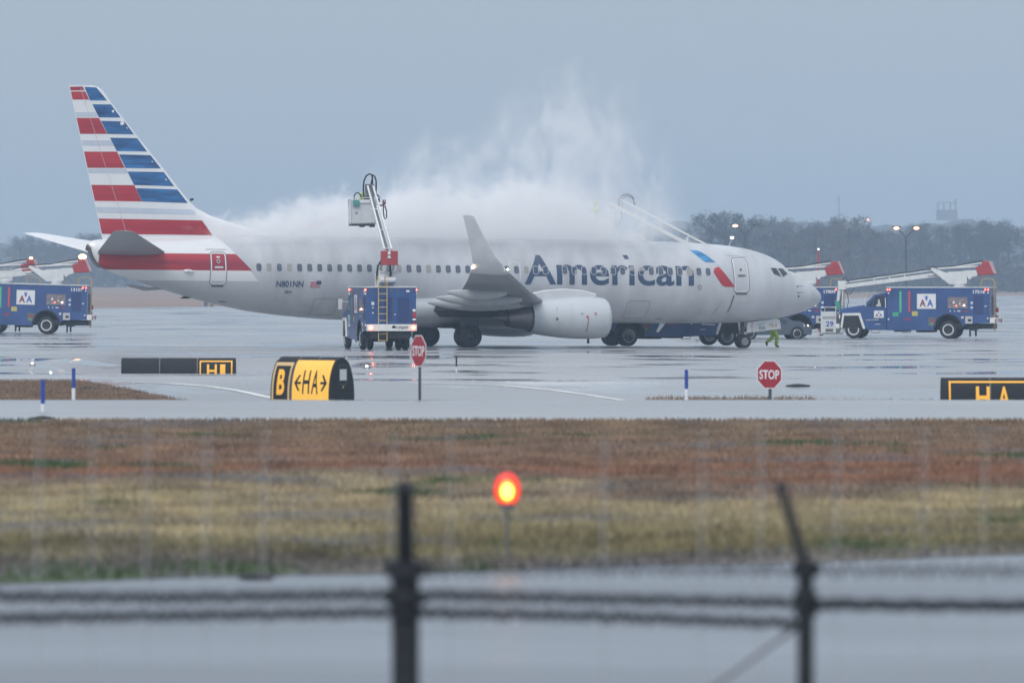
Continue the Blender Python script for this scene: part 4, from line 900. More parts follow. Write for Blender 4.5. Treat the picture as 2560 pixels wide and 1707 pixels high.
# ------------------------------------------------------------------ people
M_hiv = mat('hi_vis_yellow_green', (.42, .62, .06), .7, var=.3, vs=7, bump=.5, bs=18)
M_refl = mat('silver_reflective_tape', (.62, .64, .62), .4, var=.1)
M_skin = mat('skin', (.42, .25, .18), .55, var=.08, vs=12)
M_shoe = mat('black_boots', (.02, .02, .022), .6, var=.2)
M_hair = mat('dark_hair', (.03, .022, .018), .7, var=.2)
def person(loc, yaw, J, label, hood=True):
    """J: joint name -> position in the person's own frame (x forward, y left); one skinned surface, materials by limb"""
    r = empty('person', loc, yaw, label, 'person')
    pts = []; rad = []; edg = []; zone = []
    def add(p, r_, par=None, z=0):
        pts.append(Vector(p)); rad.append(r_); zone.append(z)
        if par is not None: edg.append((par, len(pts)-1))
        return len(pts)-1
    pel = add(J['pelvis'], (.16, .13)); 
    ab = add((Vector(J['pelvis'])*.5+Vector(J['chest'])*.5), (.15, .12), pel, 0); ch = add(J['chest'], (.18, .13), ab, 0)
    nk = add(J['neck'], (.065, .065), ch, 2)
    ch_ = Vector(J['head']); hd0 = add(ch_-Vector((0, 0, .06)), (.078, .085), nk, 2); hd = add(ch_+Vector((0, 0, .05)), (.085, .10), hd0, 2); add(ch_+Vector((0, 0, .12)), (.06, .07), hd, 2)
    add(ch_+Vector((.115, 0, -.01)), (.016, .016), hd0, 2)
    for sd, sg in (('l', 1), ('r', -1)):
        a = add(J['shoulder_'+sd], (.105, .105), ch, 0); e_ = add(J['elbow_'+sd], (.08, .08), a, 0); w = add(J['wrist_'+sd], (.04, .04), e_, 0)
        h0 = Vector(J['wrist_'+sd]); d = (h0-Vector(J['elbow_'+sd])).normalized(); pa = add(h0+d*.07, (.035, .022), w, 2)
        sidev = d.cross(Vector((1, 0, 0))); sidev = sidev.normalized() if sidev.length > .1 else Vector((0, 1, 0)); cur = sidev.cross(d)
        for k, ln in enumerate((.07, .08, .075, .06)):
            q = h0+d*.10+sidev*(.03-.02*k); i1 = add(q, (.010, .010), pa, 2); i2 = add(q+d*ln*.6+cur*.012, (.009, .009), i1, 2); add(q+d*ln*.8+cur*.04, (.008, .008), i2, 2)
        i1 = add(h0+d*.05+sidev*.045, (.011, .011), pa, 2); add(h0+d*.09+sidev*.055+cur*.03, (.009, .009), i1, 2)
        hp = add(J['hip_'+sd], (.145, .145), pel, 0); kn = add(J['knee_'+sd], (.115, .115), hp, 0); md = (Vector(J['knee_'+sd])+Vector(J['ankle_'+sd]))/2
        cf = add(md, (.11, .11), kn, 0); an = add(J['ankle_'+sd], (.095, .095), cf, 0)
        hl = add(Vector(J['ankle_'+sd])*.5+Vector(J['toe_'+sd])*.5, (.05, .045), an, 3); add(J['toe_'+sd], (.042, .032), hl, 3)
    me = bpy.data.meshes.new('body'); me.from_pydata([tuple(p) for p in pts], edg, []); o = bpy.data.objects.new('body', me); COL.objects.link(o)
    md = o.modifiers.new('skin', 'SKIN'); md.use_smooth_shade = True; me.skin_vertices  # layer exists once the modifier is on
    if not me.skin_vertices: 
        bm = bmesh.new(); bm.from_mesh(me); bm.verts.layers.skin.verify(); bm.to_mesh(me); bm.free()
    for i, q in enumerate(rad): me.skin_vertices[0].data[i].radius = q
    me.skin_vertices[0].data[0].use_root = True
    ms = o.modifiers.new('smooth', 'SUBSURF'); ms.levels = 1; ms.render_levels = 1
    bpy.context.view_layer.update(); dg = bpy.context.evaluated_depsgraph_get(); m2 = bpy.data.meshes.new_from_object(o.evaluated_get(dg)); bpy.data.objects.remove(o)
    m2.name = 'body'; m2.materials.clear()
    for q in (M_hiv, M_refl, M_skin, M_shoe): m2.materials.append(q)
    segs = [(pts[a], pts[b_], max(zone[b_], 0)) for a, b_ in edg]; refl = [(Vector(J['knee_'+s]), Vector(J['ankle_'+s])) for s in 'lr']
    for p in m2.polygons:
        c = p.center; best = (9, 0)
        for a, b_, z in segs:
            ab_ = b_-a; t = min(1, max(0, (c-a).dot(ab_)/max(ab_.length_squared, 1e-6))); d_ = (c-a-ab_*t).length
            if d_ < best[0]: best = (d_, z)
        z = best[1]
        if z == 0:
            for a, b_ in refl:
                ab_ = b_-a; t = (c-a).dot(ab_)/ab_.length_squared
                if .22 < t < .34 and (c-a-ab_*t).length < .12: z = 1
            if abs((c-Vector(J['chest'])).dot(Vector((0, 0, 1)))+.18) < .035 and best[0] < .3: z = 1
        p.material_index = z
    m2.polygons.foreach_set('use_smooth', [True]*len(m2.polygons)); bo = bpy.data.objects.new('body', m2); COL.objects.link(bo); bo.parent = r
    b = B(); b.sphere(tuple(ch_+Vector((-.015, 0, .05))), .118, 8, sc3=(1.02, .92, 1.1)); b.v = [(x, y, z) if not (x > ch_.x+.07 and z < ch_.z+.06) else (ch_.x+.05, y, z) for x, y, z in b.v]
    b.build('hood' if hood else 'hair', M_hiv if hood else M_hair, r, smooth=80)
    b = B()
    for y in (.033, -.033): b.sphere((ch_.x+.088, ch_.y+y, ch_.z+.03), .011, 4)
    b.build('eyes', M_dark, r); b = B(); b.box(ch_.x+.085, ch_.x+.098, ch_.y-.022, ch_.y+.022, ch_.z-.052, ch_.z-.043); b.build('mouth', M_redp, r)
    return r
def pose(**k):
    J = dict(pelvis=(0, 0, .95), chest=(.02, 0, 1.32), neck=(.03, 0, 1.50), head=(.05, 0, 1.62))
    for s, g in (('l', 1), ('r', -1)):
        J.update({'shoulder_'+s: (.02, g*.19, 1.42), 'elbow_'+s: (.02, g*.25, 1.14), 'wrist_'+s: (.12, g*.22, .92), 'hip_'+s: (0, g*.10, .90), 'knee_'+s: (.03, g*.11, .49), 'ankle_'+s: (0, g*.11, .09), 'toe_'+s: (.17, g*.12, .03)})
    J.update(k); return J

# ------------------------------------------------------------------ deicing truck in front of the airliner, boom raised
H1_ = R(99); T1 = place(978, 286)
t1 = truck(T1, H1_, 'blue deicing truck seen from behind in front of the fuselage, boom raised, bumper number 17697', '17697', lamps=True, boom='none')
def loc1(px, py, x, T=T1, h=H1_):
    Yw = T[1]+x*math.sin(h); X = (px-1280)/15360*Yw; y = (T[0]+x*math.cos(h)-X)/math.sin(h); Yw += y*math.cos(h)
    return Vector((x, y, 3.5+(689-py)/15360*Yw-T[2]))
b = B(); b.cyl((2, 0, 2.9), (2, 0, 3.12), .5, n=24); b.prism([(1.3, 3.1), (2.7, 3.1), (2.7, 3.55), (2.2, 3.45), (1.9, 3.45), (1.3, 3.8)], .34, .40); b.prism([(1.3, 3.1), (2.7, 3.1), (2.7, 3.55), (2.2, 3.45), (1.9, 3.45), (1.3, 3.8)], -.44, -.38)
b.box(1.3, 1.36, -.4, .4, 3.1, 3.62); b.box(1.3, 2.7, -.42, .36, 3.1, 3.16); b.cyl((1.25, -.36, 3.25), (1.25, .36, 3.25), .16, n=16)
tb = b.build('turret', M_tw, t1, bevel=.015)
b = B()
for y in (-.32, .28): b.beam((2.5, y, 3.4), (1.15, y, 4.15), .12, .2)
b.beam((2.2, -.02, 3.3), (1.2, -.02, 4.0), .10); b.box(1.25, 1.33, -.45, .38, 3.60, 3.66)
b.build('lower_boom', M_tw, tb, bevel=.01)
b = B(); b.tube([(1.9, .42, 3.3), (1.5, .47, 3.55), (1.2, .46, 3.9), (1.1, .3, 4.2)], .045); b.tube([(1.4, -.1, 3.3), (1.2, -.15, 3.5), (1.15, -.1, 4.0)], .05); b.build('hose', M_hose, tb, smooth=60)
b = B(); b.box(.72, 1.22, -.42, .34, 3.98, 4.62); b.box(.70, 1.24, -.44, .36, 3.95, 4.0); el = b.build('boom_elbow', M_red, t1, bevel=.03)
b = B(); b.box(.68, .74, -.06, .06, 4.45, 4.60); b.cyl((.7, 0, 4.35), (.64, 0, 4.35), .06, n=12); b.box(.69, .72, -.10, .10, 4.27, 4.31); b.build('bracket', M_white, el)
p0 = loc1(970, 624, 1.1); p1 = loc1(925, 463, 7.4); dv_ = (p1-p0)
b = B()
for y in (.13, -.13): b.beam(p0+Vector((0, y*1.3, 0)), p1+Vector((0, y, 0)), .075, .11)
for t_ in (.02, .30, .62): q = p0+dv_*t_; b.beam(q+Vector((0, .3, 0)), q+Vector((0, -.3, 0)), .045)
bm1 = b.build('upper_boom', M_tw, t1, bevel=.01)
b = B(); b.beam(p0+Vector((0, 0, -.14)), p1+Vector((0, 0, -.14)), .09, .1); b.build('boom_ram', M_dgrey, bm1)
C8 = lambda cx, cy_, x=7.5: loc1(870+cx/10.45, 430+cy_/10.45, x)
b = B()
for P in ([(410, 640), (400, 400), (420, 230), (480, 100), (560, 50), (620, 80), (640, 150), (600, 330), (620, 470)], [(640, 330), (635, 150), (650, 75), (700, 120), (735, 240), (735, 420), (725, 560), (840, 690)],
          [(160, 720), (165, 620), (210, 550), (270, 545), (330, 600), (355, 720), (370, 880), (425, 945), (470, 880), (460, 760), (415, 680)], [(930, 880), (920, 1000), (940, 1180), (970, 1230), (1010, 1180), (1005, 1020), (960, 880)], [(810, 885), (930, 880)], [(550, 740), (560, 800), (610, 900), (630, 1000)]):
    b.tube([C8(*p) for p in P], .04 if P[0][0] in (410, 640) else .03)
b.build('hose', M_hose, bm1, smooth=60)
b = B(); b.box(p1.x-.15, p1.x+.4, p1.y-.2, p1.y+.2, p1.z-.75, p1.z+.05); b.sphere(tuple(C8(490, 640, 7.3)), .16, 6); b.build('boom_head', M_dgrey, bm1, bevel=.04)
q0 = C8(85, 1330, 7.2); q1 = C8(730, 720, 7.2)
b = B(); bx = (7.15, 8.25); ya, yb = q1.y, q0.y; za, zb = q0.z, q1.z
b.box(bx[0], bx[0]+.04, ya, yb, za, zb); b.box(bx[1]-.04, bx[1], ya, yb, za, zb); b.box(bx[0]+.04, bx[1]-.04, ya, ya+.04, za, zb); b.box(bx[0]+.04, bx[1]-.04, yb-.04, yb, za, zb); b.box(bx[0], bx[1], ya, yb, za-.05, za)
bk1 = b.build('basket', M_ltgrey, t1, bevel=.02)
b = B(); b.tube([(bx[0]-.03, yb+.02, za), (bx[0]-.03, yb+.02, zb+.08), (bx[0]-.03, ya-.2, zb+.08)], .02); ym = (ya+yb)/2
for y in (ya+.25, ym+.12): b.box(bx[0]-.02, bx[0], y, y+.015, za, zb)
b.build('basket_rail', M_white, bk1)
b = B(); b.box(bx[0]-.05, bx[1]+.05, ya+.05, yb-.02, za-.14, za-.06)
for y in (ya+.12, ym): b.box(bx[0]-.1, bx[1], y-.05, y+.06, za-.2, za-.13)
b.build('basket_floor', M_under, bk1)
qq = C8(215, 810, 7.1); b = B(); b.box(7.02, 7.14, qq.y-.15, qq.y+.15, qq.z-.14, qq.z+.14); b.build('nozzle_box', mat('teal_plastic', (.07, .30, .27), .5), bk1, bevel=.02)
qq = C8(340, 770, 7.1); b = B(); b.box(7.1, 7.14, qq.y-.45, qq.y+.1, qq.z-.07, qq.z+.07); b.build('instruction_plate', M_white, bk1)
qq = C8(225, 1070, 7.14); V, F = ring(qq.y-.05, qq.y+.05, qq.z-.05, qq.z+.05, .05, .02); decal('eyelet', V, F, lambda a, c: (7.142, a, c), M_dark, bk1)
qq = C8(945, 795, 7.3); b = B(); b.box(7.25, 7.45, qq.y-.07, qq.y+.07, qq.z-.12, qq.z+.12); cb = b.build('control_box', mat('maroon_box', (.18, .03, .04), .5), bk1, bevel=.02)
b = B(); b.sphere((7.24, qq.y, qq.z+.05), .03, 5); b.build('indicator_lamp', M_wlamp, cb)
b = B(); b.beam((7.3, ya, qq.z-.1), (7.3, qq.y, qq.z-.14), .04); b.beam((7.3, ya-.03, qq.z+.1), (7.3, ya-.2, qq.z+.1), .1, .2); b.build('control_arm', M_dgrey, bk1)
ROT = Matrix.Rotation(H1_, 4, 'Z'); wp = Vector(T1)+(ROT @ Vector((7.7, (ya+yb)/2-.05, za)))
person(tuple(wp), H1_+R(10), pose(pelvis=(-.12, 0, .72), chest=(.08, 0, 1.02), neck=(.18, 0, 1.16), head=(.24, 0, 1.26), hip_l=(-.12, .1, .68), hip_r=(-.12, -.1, .68), knee_l=(.22, .12, .44), knee_r=(.2, -.12, .44),
        ankle_l=(-.05, .12, .09), ankle_r=(-.05, -.12, .09), toe_l=(.12, .13, .03), toe_r=(.12, -.13, .03), shoulder_l=(.1, .19, 1.1), shoulder_r=(.1, -.19, 1.1), elbow_l=(.3, .24, .92), elbow_r=(.3, -.24, .92), wrist_l=(.42, .2, 1.05), wrist_r=(.42, -.2, 1.05)),
       'worker in yellow-green hi-vis crouching in the raised white basket')

# ------------------------------------------------------------------ deicing truck behind the airliner, boom raised to the left
h2 = R(25); wx, wy = 5.79, 306.8
rx_, ry_ = wx-(2.4*math.cos(h2)+1.0*math.sin(h2)), wy-(2.4*math.sin(h2)-1.0*math.cos(h2)); T2 = (rx_, ry_, zt(rx_, ry_))
t2 = truck(T2, h2, 'blue deicing truck behind the airliner, seen below the belly, boom rising out of the steam', '17641', boom='none', bumper_no='17641', has_ladder=False, frontlogo=False)
M2i = (Matrix.Translation(T2) @ Matrix.Rotation(h2, 4, 'Z')).inverted()
def loc2(px, py, Yw): return M2i @ Vector(((px-1280)/15360*Yw, Yw, 3.5+(689-py)/15360*Yw))
b = B(); b.cyl((2, 0, 2.9), (2, 0, 3.2), .5, n=24); b.box(1.5, 2.6, -.35, .35, 3.15, 3.5); q = loc2(1812, 640, 311); b.beam((2.2, 0, 3.4), q, .3, .24)
tb2 = b.build('turret', M_tw, t2, bevel=.015)
b = B(); b.box(q.x-.3, q.x+.25, q.y-.38, q.y+.38, q.z-.35, q.z+.3); b.build('boom_elbow', M_red, t2, bevel=.03)
b = B(); a1 = loc2(1812, 636, 311); a2 = loc2(1555, 500, 312); off = Vector((-.1, 0, -.42)); b.beam(a1, a2, .09, .08); b.beam(a1+Vector((0, .22, .02)), a2+Vector((0, .22, .05)), .07); b.beam(a1+off, a2+off+Vector((-.6, 0, .25)), .26, .2, .16, .14)
for t_ in (.35, .6, .85): q = a1.lerp(a2, t_); b.beam(q+Vector((0, 0, .05)), q+Vector((-.15, 0, -.40)), .05)
bm2 = b.build('upper_boom', M_tw, t2, bevel=.01)
b = B()
for P, r_ in (([(1548, 520), (1547, 498), (1558, 487), (1572, 486), (1583, 494), (1586, 515)], .035), ([(1556, 520), (1554, 500), (1565, 490), (1580, 495), (1590, 512)], .025), ([(1550, 520), (1556, 545), (1545, 565), (1530, 555)], .025)): b.tube([loc2(*p, 312) for p in P], r_)
b.build('hose', M_hose, bm2, smooth=60)
q = loc2(1505, 590, 312.5); b = B(); b.box(q.x-.6, q.x+.6, q.y-.5, q.y+.5, q.z, q.z+.05)
for y in (q.y-.5, q.y+.46): b.box(q.x-.6, q.x+.6, y, y+.04, q.z+.05, q.z+1.05)
for x in (q.x-.6, q.x+.56): b.box(x, x+.04, q.y-.46, q.y+.46, q.z+.05, q.z+1.05)
bk2 = b.build('basket', M_ltgrey, t2, bevel=.02)
b = B(); b.beam((q.x+.6, q.y, q.z+.9), a2+off+Vector((-.6, 0, .25)), .12); b.build('basket_arm', M_tw, bk2)
b = B(); q3 = loc2(1489, 554, 312); b.sphere(tuple(q3+Vector((0, -.55, 0))), .04, 5); b.build('lamp', M_lampw, bk2)
wq = (Matrix.Translation(T2) @ Matrix.Rotation(h2, 4, 'Z')) @ Vector((q.x-.28, q.y, q.z+.05))
person(tuple(wq), R(180+20), pose(elbow_l=(.22, .25, 1.2), wrist_l=(.42, .18, 1.25), elbow_r=(.22, -.25, 1.2), wrist_r=(.42, -.18, 1.25)), 'hooded worker in yellow-green hi-vis standing up in the steam above the fuselage')
# ground crew walking under the nose
px_, Yp = 1933, 308.6
person(place(px_, Yp), R(8), pose(pelvis=(.0, 0, .92), knee_r=(.20, -.11, .52), ankle_r=(.12, -.11, .10), toe_r=(.29, -.12, .03), knee_l=(-.02, .11, .50), ankle_l=(-.34, .11, .26), toe_l=(-.28, .12, .08), hip_l=(0, .1, .88), hip_r=(0, -.1, .88),
       chest=(.06, 0, 1.3), neck=(.1, 0, 1.47), head=(.13, 0, 1.6), elbow_l=(-.14, .26, 1.12), wrist_l=(-.12, .27, .88), elbow_r=(.1, -.26, 1.12), wrist_r=(.28, -.2, .96)),
       'ground worker in hi-vis trousers walking behind the nose gear door')

# ------------------------------------------------------------------ car behind the nose
def car(loc, yaw, label):
    r = empty('parked_car', loc, yaw, label, 'car'); M_c = mat('slate_grey_car_paint', (.06, .08, .105), .3, .5, var=.06, coat=.6)
    P = [(-2.25, .35), (-2.3, .75), (-2.2, 1.0), (-1.75, 1.06), (-1.2, 1.38), (-.3, 1.47), (.45, 1.40), (1.15, 1.04), (1.75, .92), (2.15, .74), (2.28, .52), (2.22, .24), (-2.15, .24)]
    b = B(); secs = []
    for y, k in ((-.9, .12), (-.86, .04), (-.6, 0), (.6, 0), (.86, .04), (.9, .12)):
        secs.append([(x*(1-.25*k*(z > .5)), y*(1-.24*(max(0, z-.95)/.5)), z-(k*.3 if z > .3 else 0)) for x, z in P])
    b.loft(secs); body = b.build('body', M_c, r, bevel=.04, smooth=60, seg=3)
    for sg in (1, -1):
        yw = lambda z: sg*(.9*(1-.24*(max(0, z-.95)/.5))+.012)
        decal('side_window', [(-1.5, 1.07), (.9, 1.04), (.42, 1.32), (-.3, 1.39), (-1.1, 1.30)], [tuple(range(5))], lambda a, c: (a, yw(c), c), M_glass, body)
        b = B(); b.add([(1.72, sg*.91, .70), (2.02, sg*.80, .66), (2.20, sg*.66, .62), (2.16, sg*.68, .74), (1.98, sg*.80, .80), (1.72, sg*.905, .84)], [tuple(range(6))]); b.v = [(x+.02, y*1.02, z+.01) for x, y, z in b.v]
        hl = b.build('headlight', M_ltgrey, body); b = B(); b.sphere((2.0, sg*.83, .73), .065, 6); b.build('bulb', M_lampw, hl)
        b = B(); b.box(.55, .72, *sorted((sg*.9, sg*1.06)), .98, 1.1); b.build('mirror', M_c, body, bevel=.02)
        for x in (-1.35, 1.38):
            b = B(); b.cyl((x, sg*.70, .33), (x, sg*.905, .33), .39, n=28); b.build('wheel_arch', M_dark, body)
            wheel(r, (x, sg*.81, .325), .325, .22, .235, 'wheel', mrim=M_metal)
    b = B(); b.add([(.50, -.62, 1.39), (.50, .62, 1.39), (1.12, .74, 1.075), (1.12, -.74, 1.075)], [(0, 1, 2, 3)]); b.v = [(x+.02, y, z+.02) for x, y, z in b.v]; b.build('windscreen', M_glass, body, fixn=False)
    b = B(); b.box(2.24, 2.30, -.5, .5, .38, .55); b.build('grille', M_dark, body, bevel=.01)
    return r
cX, cY, cZ = place(1970-31*1.35*1.0-3, 350)
car((cX, cY, cZ), R(10), 'slate grey car half hidden behind the nose of the airliner')

# ------------------------------------------------------------------ airfield signs
M_sblk = mat('black_sign_shell', (.008, .009, .012), .75, var=.35, vs=3)
M_syel = mat('lit_yellow_sign_face', (.80, .42, .03), .22, var=.12, vs=1.2, coat=1, emit=(1, .58, .07), es=.38)
M_spal = mat('pale_sign_border', (.55, .40, .20), .45, var=.15, emit=(1, .6, .25), es=.10)
M_sylw = mat('yellow_lettering', (.85, .42, .03), .5, var=.06, emit=(1, .5, .05), es=.25)
def barrel_sign(loc, yaw, L, H, D, label, mods, panels, texts, endplate=False):
    """black barrel section shell; x along the face, -y towards the reader"""
    r = empty('airfield_sign', loc, yaw, label, 'sign', 'black and yellow airfield signs')
    def dep(z): u = min(1, max(0, z/H)); return D*math.sqrt(max(.0, 1-abs(u-.3)**2/.49*1.0 if u > .3 else 1))*.94+D*.06
    prof = [(-dep(z), z) for z in np.linspace(0, H, 14)]+[(dep(z), z) for z in np.linspace(H, 0, 14)]
    b = B(); b.prism([(y, z) for y, z in prof], 0, L, 'x'); sh = b.build('shell', M_sblk, r, bevel=.015, smooth=40)
    for x in mods:
        b = B(); secs = [[(x-.02, s_*(dep(z)+.012), z), (x+.02, s_*(dep(z)+.012), z), (x+.02, s_*(dep(z)-.02), z), (x-.02, s_*(dep(z)-.02), z)] for s_, zz_ in ((-1, np.linspace(0, H, 12)), (1, np.linspace(H, 0, 12))) for z in zz_]
        b.loft(secs); b.build('rib', M_dgrey, sh)
    fm = lambda o: (lambda a, c: (a, -dep(c)-o, c))
    for x0, x1, z0, z1, m, o in panels: decal('sign_face', [(x0, z0), (x1, z0), (x1, z1), (x0, z1)], [(0, 1, 2, 3)], fm(o), m, sh, cutz=.06)
    for (V, F), m, o in texts: decal('lettering', V, F, fm(o), m, sh, cutz=.06)
    if endplate:
        ex = lambda o: (lambda a, c: (L+o, a, c))
        decal('end_label', [(-.14, H*.58), (.18, H*.58), (.18, H*.78), (-.14, H*.78)], [(0, 1, 2, 3)], ex(.02), M_ltgrey, sh)
        V, F = ring(-.16, .20, H*.50, H*.86, .03, .015); decal('end_label', V, F, ex(.018), M_dgrey, sh)
        decal('lock', [(.02+.03*math.cos(a), H*.46+.03*math.sin(a)) for a in np.linspace(0, 6, 10)], [tuple(range(10))], ex(.02), M_spal, sh)
    b = B()
    for x in (.2, L-.2): b.cyl((x, 0, -.15), (x, 0, .05), .05, n=10)
    b.build('leg', M_dgrey, r)
    return r
def frame(x0, x1, z0, z1, w, left=True, right=True):
    t = [((x0, z1-w), (x1, z1))]
    if left: t.append(((x0, z0), (x0+w, z1-w)))
    if right: t.append(((x1-w, z0), (x1, z1-w)))
    t.append(((x0+(w if left else 0), z0), (x1-(w if right else 0), z0+w)))
    V = []; F = []
    for (a, c), (d, e_) in t: n = len(V); V += [(a, c), (d, c), (d, e_), (a, e_)]; F.append((n, n+1, n+2, n+3))
    return V, F
def arrow(x0, x1, zc, s_=1):
    w = .035; h = .24; hx = .16
    a, c = (x0, x1) if s_ > 0 else (x1, x0); d = 1 if c > a else -1
    return [(a, zc-w), (c-d*.02, zc-w), (c-d*.02, zc+w), (a, zc+w), (c, zc), (c-d*hx, zc+h), (c-d*(hx+.07), zc+h), (c-d*.09, zc), (c, zc), (c-d*.09, zc), (c-d*(hx+.07), zc-h), (c-d*hx, zc-h)], [(0, 1, 2, 3), (4, 5, 6, 7), (8, 9, 10, 11)]
# B <-HA->
ya_ = R(-38); bs_ = place(690, 186.5); zb_ = bs_[2]; Hs = 1.05-zb_
o = .47
barrel_sign((bs_[0]+.2, bs_[1], zb_), ya_, 2.35, Hs, .58, 'lit yellow and black airfield sign reading B and HA with arrows, by the taxiway', [.82, 1.58],
            [(.06, .76, .30, Hs-.17, M_spal, .014), (.13, .69, .38, Hs-.27, M_sblk, .018), (.86, 2.30, .02, Hs-.10, M_syel, .014)],
            [(text2d('B', .035, .26, .56, .52, Hs-.38), M_sylw, .024), (arrow(.94, 1.20, .52*Hs+.02, -1), M_sblk, .022), (text2d('H', .01, 1.27, 1.54, .56, Hs-.40), M_sblk, .022), (text2d('A', .01, 1.62, 1.88, .56, Hs-.40), M_sblk, .022), (arrow(1.96, 2.22, .52*Hs+.02, 1), M_sblk, .022)], True)
# H1, half sunk behind the pavement edge
b1 = place(304, 235); hz_ = .355-b1[2]
barrel_sign(b1, 0, 4.37, hz_, .34, 'long black airfield sign reading H1 in a yellow frame, cut off low', [1.47, 2.91], [], [(frame(3.0, 4.25, .12, hz_-.10, .05), M_sylw, .016), (text2d('H', .02, 3.28, 3.66, .28, hz_-.24), M_sylw, .018), (text2d('1', .02, 3.78, 3.98, .28, hz_-.24), M_sylw, .018)])
# HA at the right edge
b2 = place(2352, 184); hz2 = .45-b2[2]
barrel_sign(b2, 0, 4.0, hz2, .34, 'black airfield sign reading HA in a yellow frame at the right edge', [1.46, 2.9], [], [(frame(.22, 3.7, .10, hz2-.10, .055), M_sylw, .016), (text2d('H', .02, 1.03, 1.44, .15, hz2-.26), M_sylw, .018), (text2d('A', .02, 1.68, 2.06, .15, hz2-.26), M_sylw, .018), (text2d('1', .02, 2.5, 2.7, .15, hz2-.26), M_sylw, .018)])

M_sred = mat('stop_sign_red', (.33, .012, .025), .45, var=.06)
def stop_sign(px, Y, ztop_, size, yaw, label):
    x, y, z = place(px, Y); r = empty('stop_sign', (x, y, z), yaw, label, 'stop sign', 'red octagonal stop signs')
    b = B(); b.box(-.045, .045, -.02, .03, 0, ztop_-.1-z); b.build('post', mat('galvanised_post', (.08, .085, .09), .5, .4, var=.3, vs=5), r, bevel=.005)
    c = ztop_-z-size/2; k = size/2/math.cos(R(22.5)); oc = lambda s_: [(s_*k*math.cos(R(22.5+45*i)), c+s_*k*math.sin(R(22.5+45*i))) for i in range(8)]
    b = B(); b.prism(oc(1), -.035, -.028); pl = b.build('sign_plate', M_white, r, smooth=0)
    decal('red_field', oc(.94), [tuple(range(8))], lambda a, d: (a, -.038, d), M_sred, pl)
    decal('lettering', *text2d('STOP', .02, -size*.40, size*.40, c-size*.165, c+size*.165), lambda a, d: (a, -.041, d), M_white, pl)
    b = B(); b.prism(oc(1), -.027, -.022); b.build('sign_back', M_dgrey, r, smooth=0)
    return r
stop_sign(1049, 180, 3.5-(838-689)/15360*180, .92, R(-61), 'stop sign turned nearly edge-on, on a tall thin post before the main gear')
stop_sign(1925, 188, 3.5-(901-689)/15360*188, .86, R(-31), 'stop sign on a short post, fully readable, right of the blue marker post')

M_mblu = mat('blue_marker_plastic', (.015, .06, .34), .45, var=.1); M_mwht = mat('white_marker_plastic', (.72, .74, .78), .5, var=.08)
def marker(px, Y, ytop, ymid, label, w=.055, dark=False):
    x, y, z = place(px, Y); r = empty('marker_post', (x, y, z), 0, label, 'marker post', 'blue and white taxiway edge marker posts')
    zt_ = 3.5-(ytop-689)/15360*Y-z; zm = 3.5-(ymid-689)/15360*Y-z
    b = B(); b.cyl((0, 0, 0), (0, 0, zm), w*1.05, n=14); b.build('base', M_mwht, r, bevel=.004)
    b = B(); b.cyl((0, 0, zm), (0, 0, zt_), w, n=14); b.build('tip', M_dark if dark else M_mblu, r, bevel=.006)
marker(184, 185, 920, 970, 'blue and white marker post standing before the brown verge')
marker(107, 158, 950, 1009, 'blue and white marker post nearest the left edge on the taxiway')
marker(1716, 186, 924, 972, 'blue and white marker post left of the readable stop sign')
marker(1141, 223, 890, 917, 'thin dark marker post right of the turned stop sign', .03, True)

def ground_light(px, Y, label, lit=None, s_=.16):
    x, y, z = place(px, Y); r = empty('taxiway_light', (x, y, z+.012), 0, label, 'ground light', 'flush lights set in the pavement')
    b = B(); b.lathe([(0, s_*1.5), (.03, s_*1.35), (.06, s_*.6), (.075, .01)], (0, 0, 0), (0, .0001, 1), 20); b.build('housing', M_dark if not lit else M_dgrey, r)
    if lit: b = B(); b.sphere((0, -s_*.5, .08), .05, 6); b.build('lens', lit, r)
M_lgw = mat('cool_white_lens', (1, 1, 1), .3, emit=(.8, 1, .9), es=4); M_lgr = mat('warm_lens', (1, .8, .6), .3, emit=(1, .6, .4), es=4)
ground_light(218, 196+3.5, 'dark flush light on the pavement behind the upper left marker post', s_=.3)
ground_light(107, 149.8, 'dark flush light at the foot of the leftmost marker post', s_=.22)
ground_light(1995, 201, 'dark flush light right of the readable stop sign', s_=.28)
ground_light(640, 53760/(1447-689), 'dark flush light at the far edge of the front road', s_=.14)
ground_light(917, 231, 'small lit light on the ramp between the arrow sign and the turned stop sign', M_lgw, .1)
ground_light(127, 53760/(921-689)+.5, 'small lit white light on the ramp above the upper left marker post', M_lgw, .1)
ground_light(81, 53760/(914.5-689), 'small warm light on the ramp near the left edge', M_lgr, .1)

# ------------------------------------------------------------------ red lamp in the grass
x, y = (1268-1280)/15360*74.5, 74.5
lr = empty('obstruction_lamp', (x, y, 0), 0, 'glowing red and yellow warning lamp on a short post in the grass', 'lamp')
b = B(); b.cyl((0, 0, 0), (0, 0, .72), .018, n=12); b.cyl((0, 0, 0), (0, 0, .04), .09, n=14); b.cyl((0, 0, .66), (0, 0, .74), .09, n=16); b.build('post', M_dgrey, lr)
zc_ = 3.5-(1224-689)/15360*74.5
b = B(); b.sphere((0, 0, zc_), .165, 14, sc3=(1, .5, 1.28)); gl = b.build('red_glare_shell', mat('red_glare', (.6, .02, .01), .3, emit=(1, .035, .03), es=.75), lr, smooth=80)  # emissive shell standing for the red lens glare round the bulb
b = B(); b.sphere((0, -.05, zc_-.01), .135, 14, sc3=(1, .5, 1.28)); b.build('glare_shell', mat('bright_red_glare', (.8, .05, .01), .3, emit=(1, .06, .02), es=1.4), gl, smooth=80)  # second glare shell, brighter towards the bulb
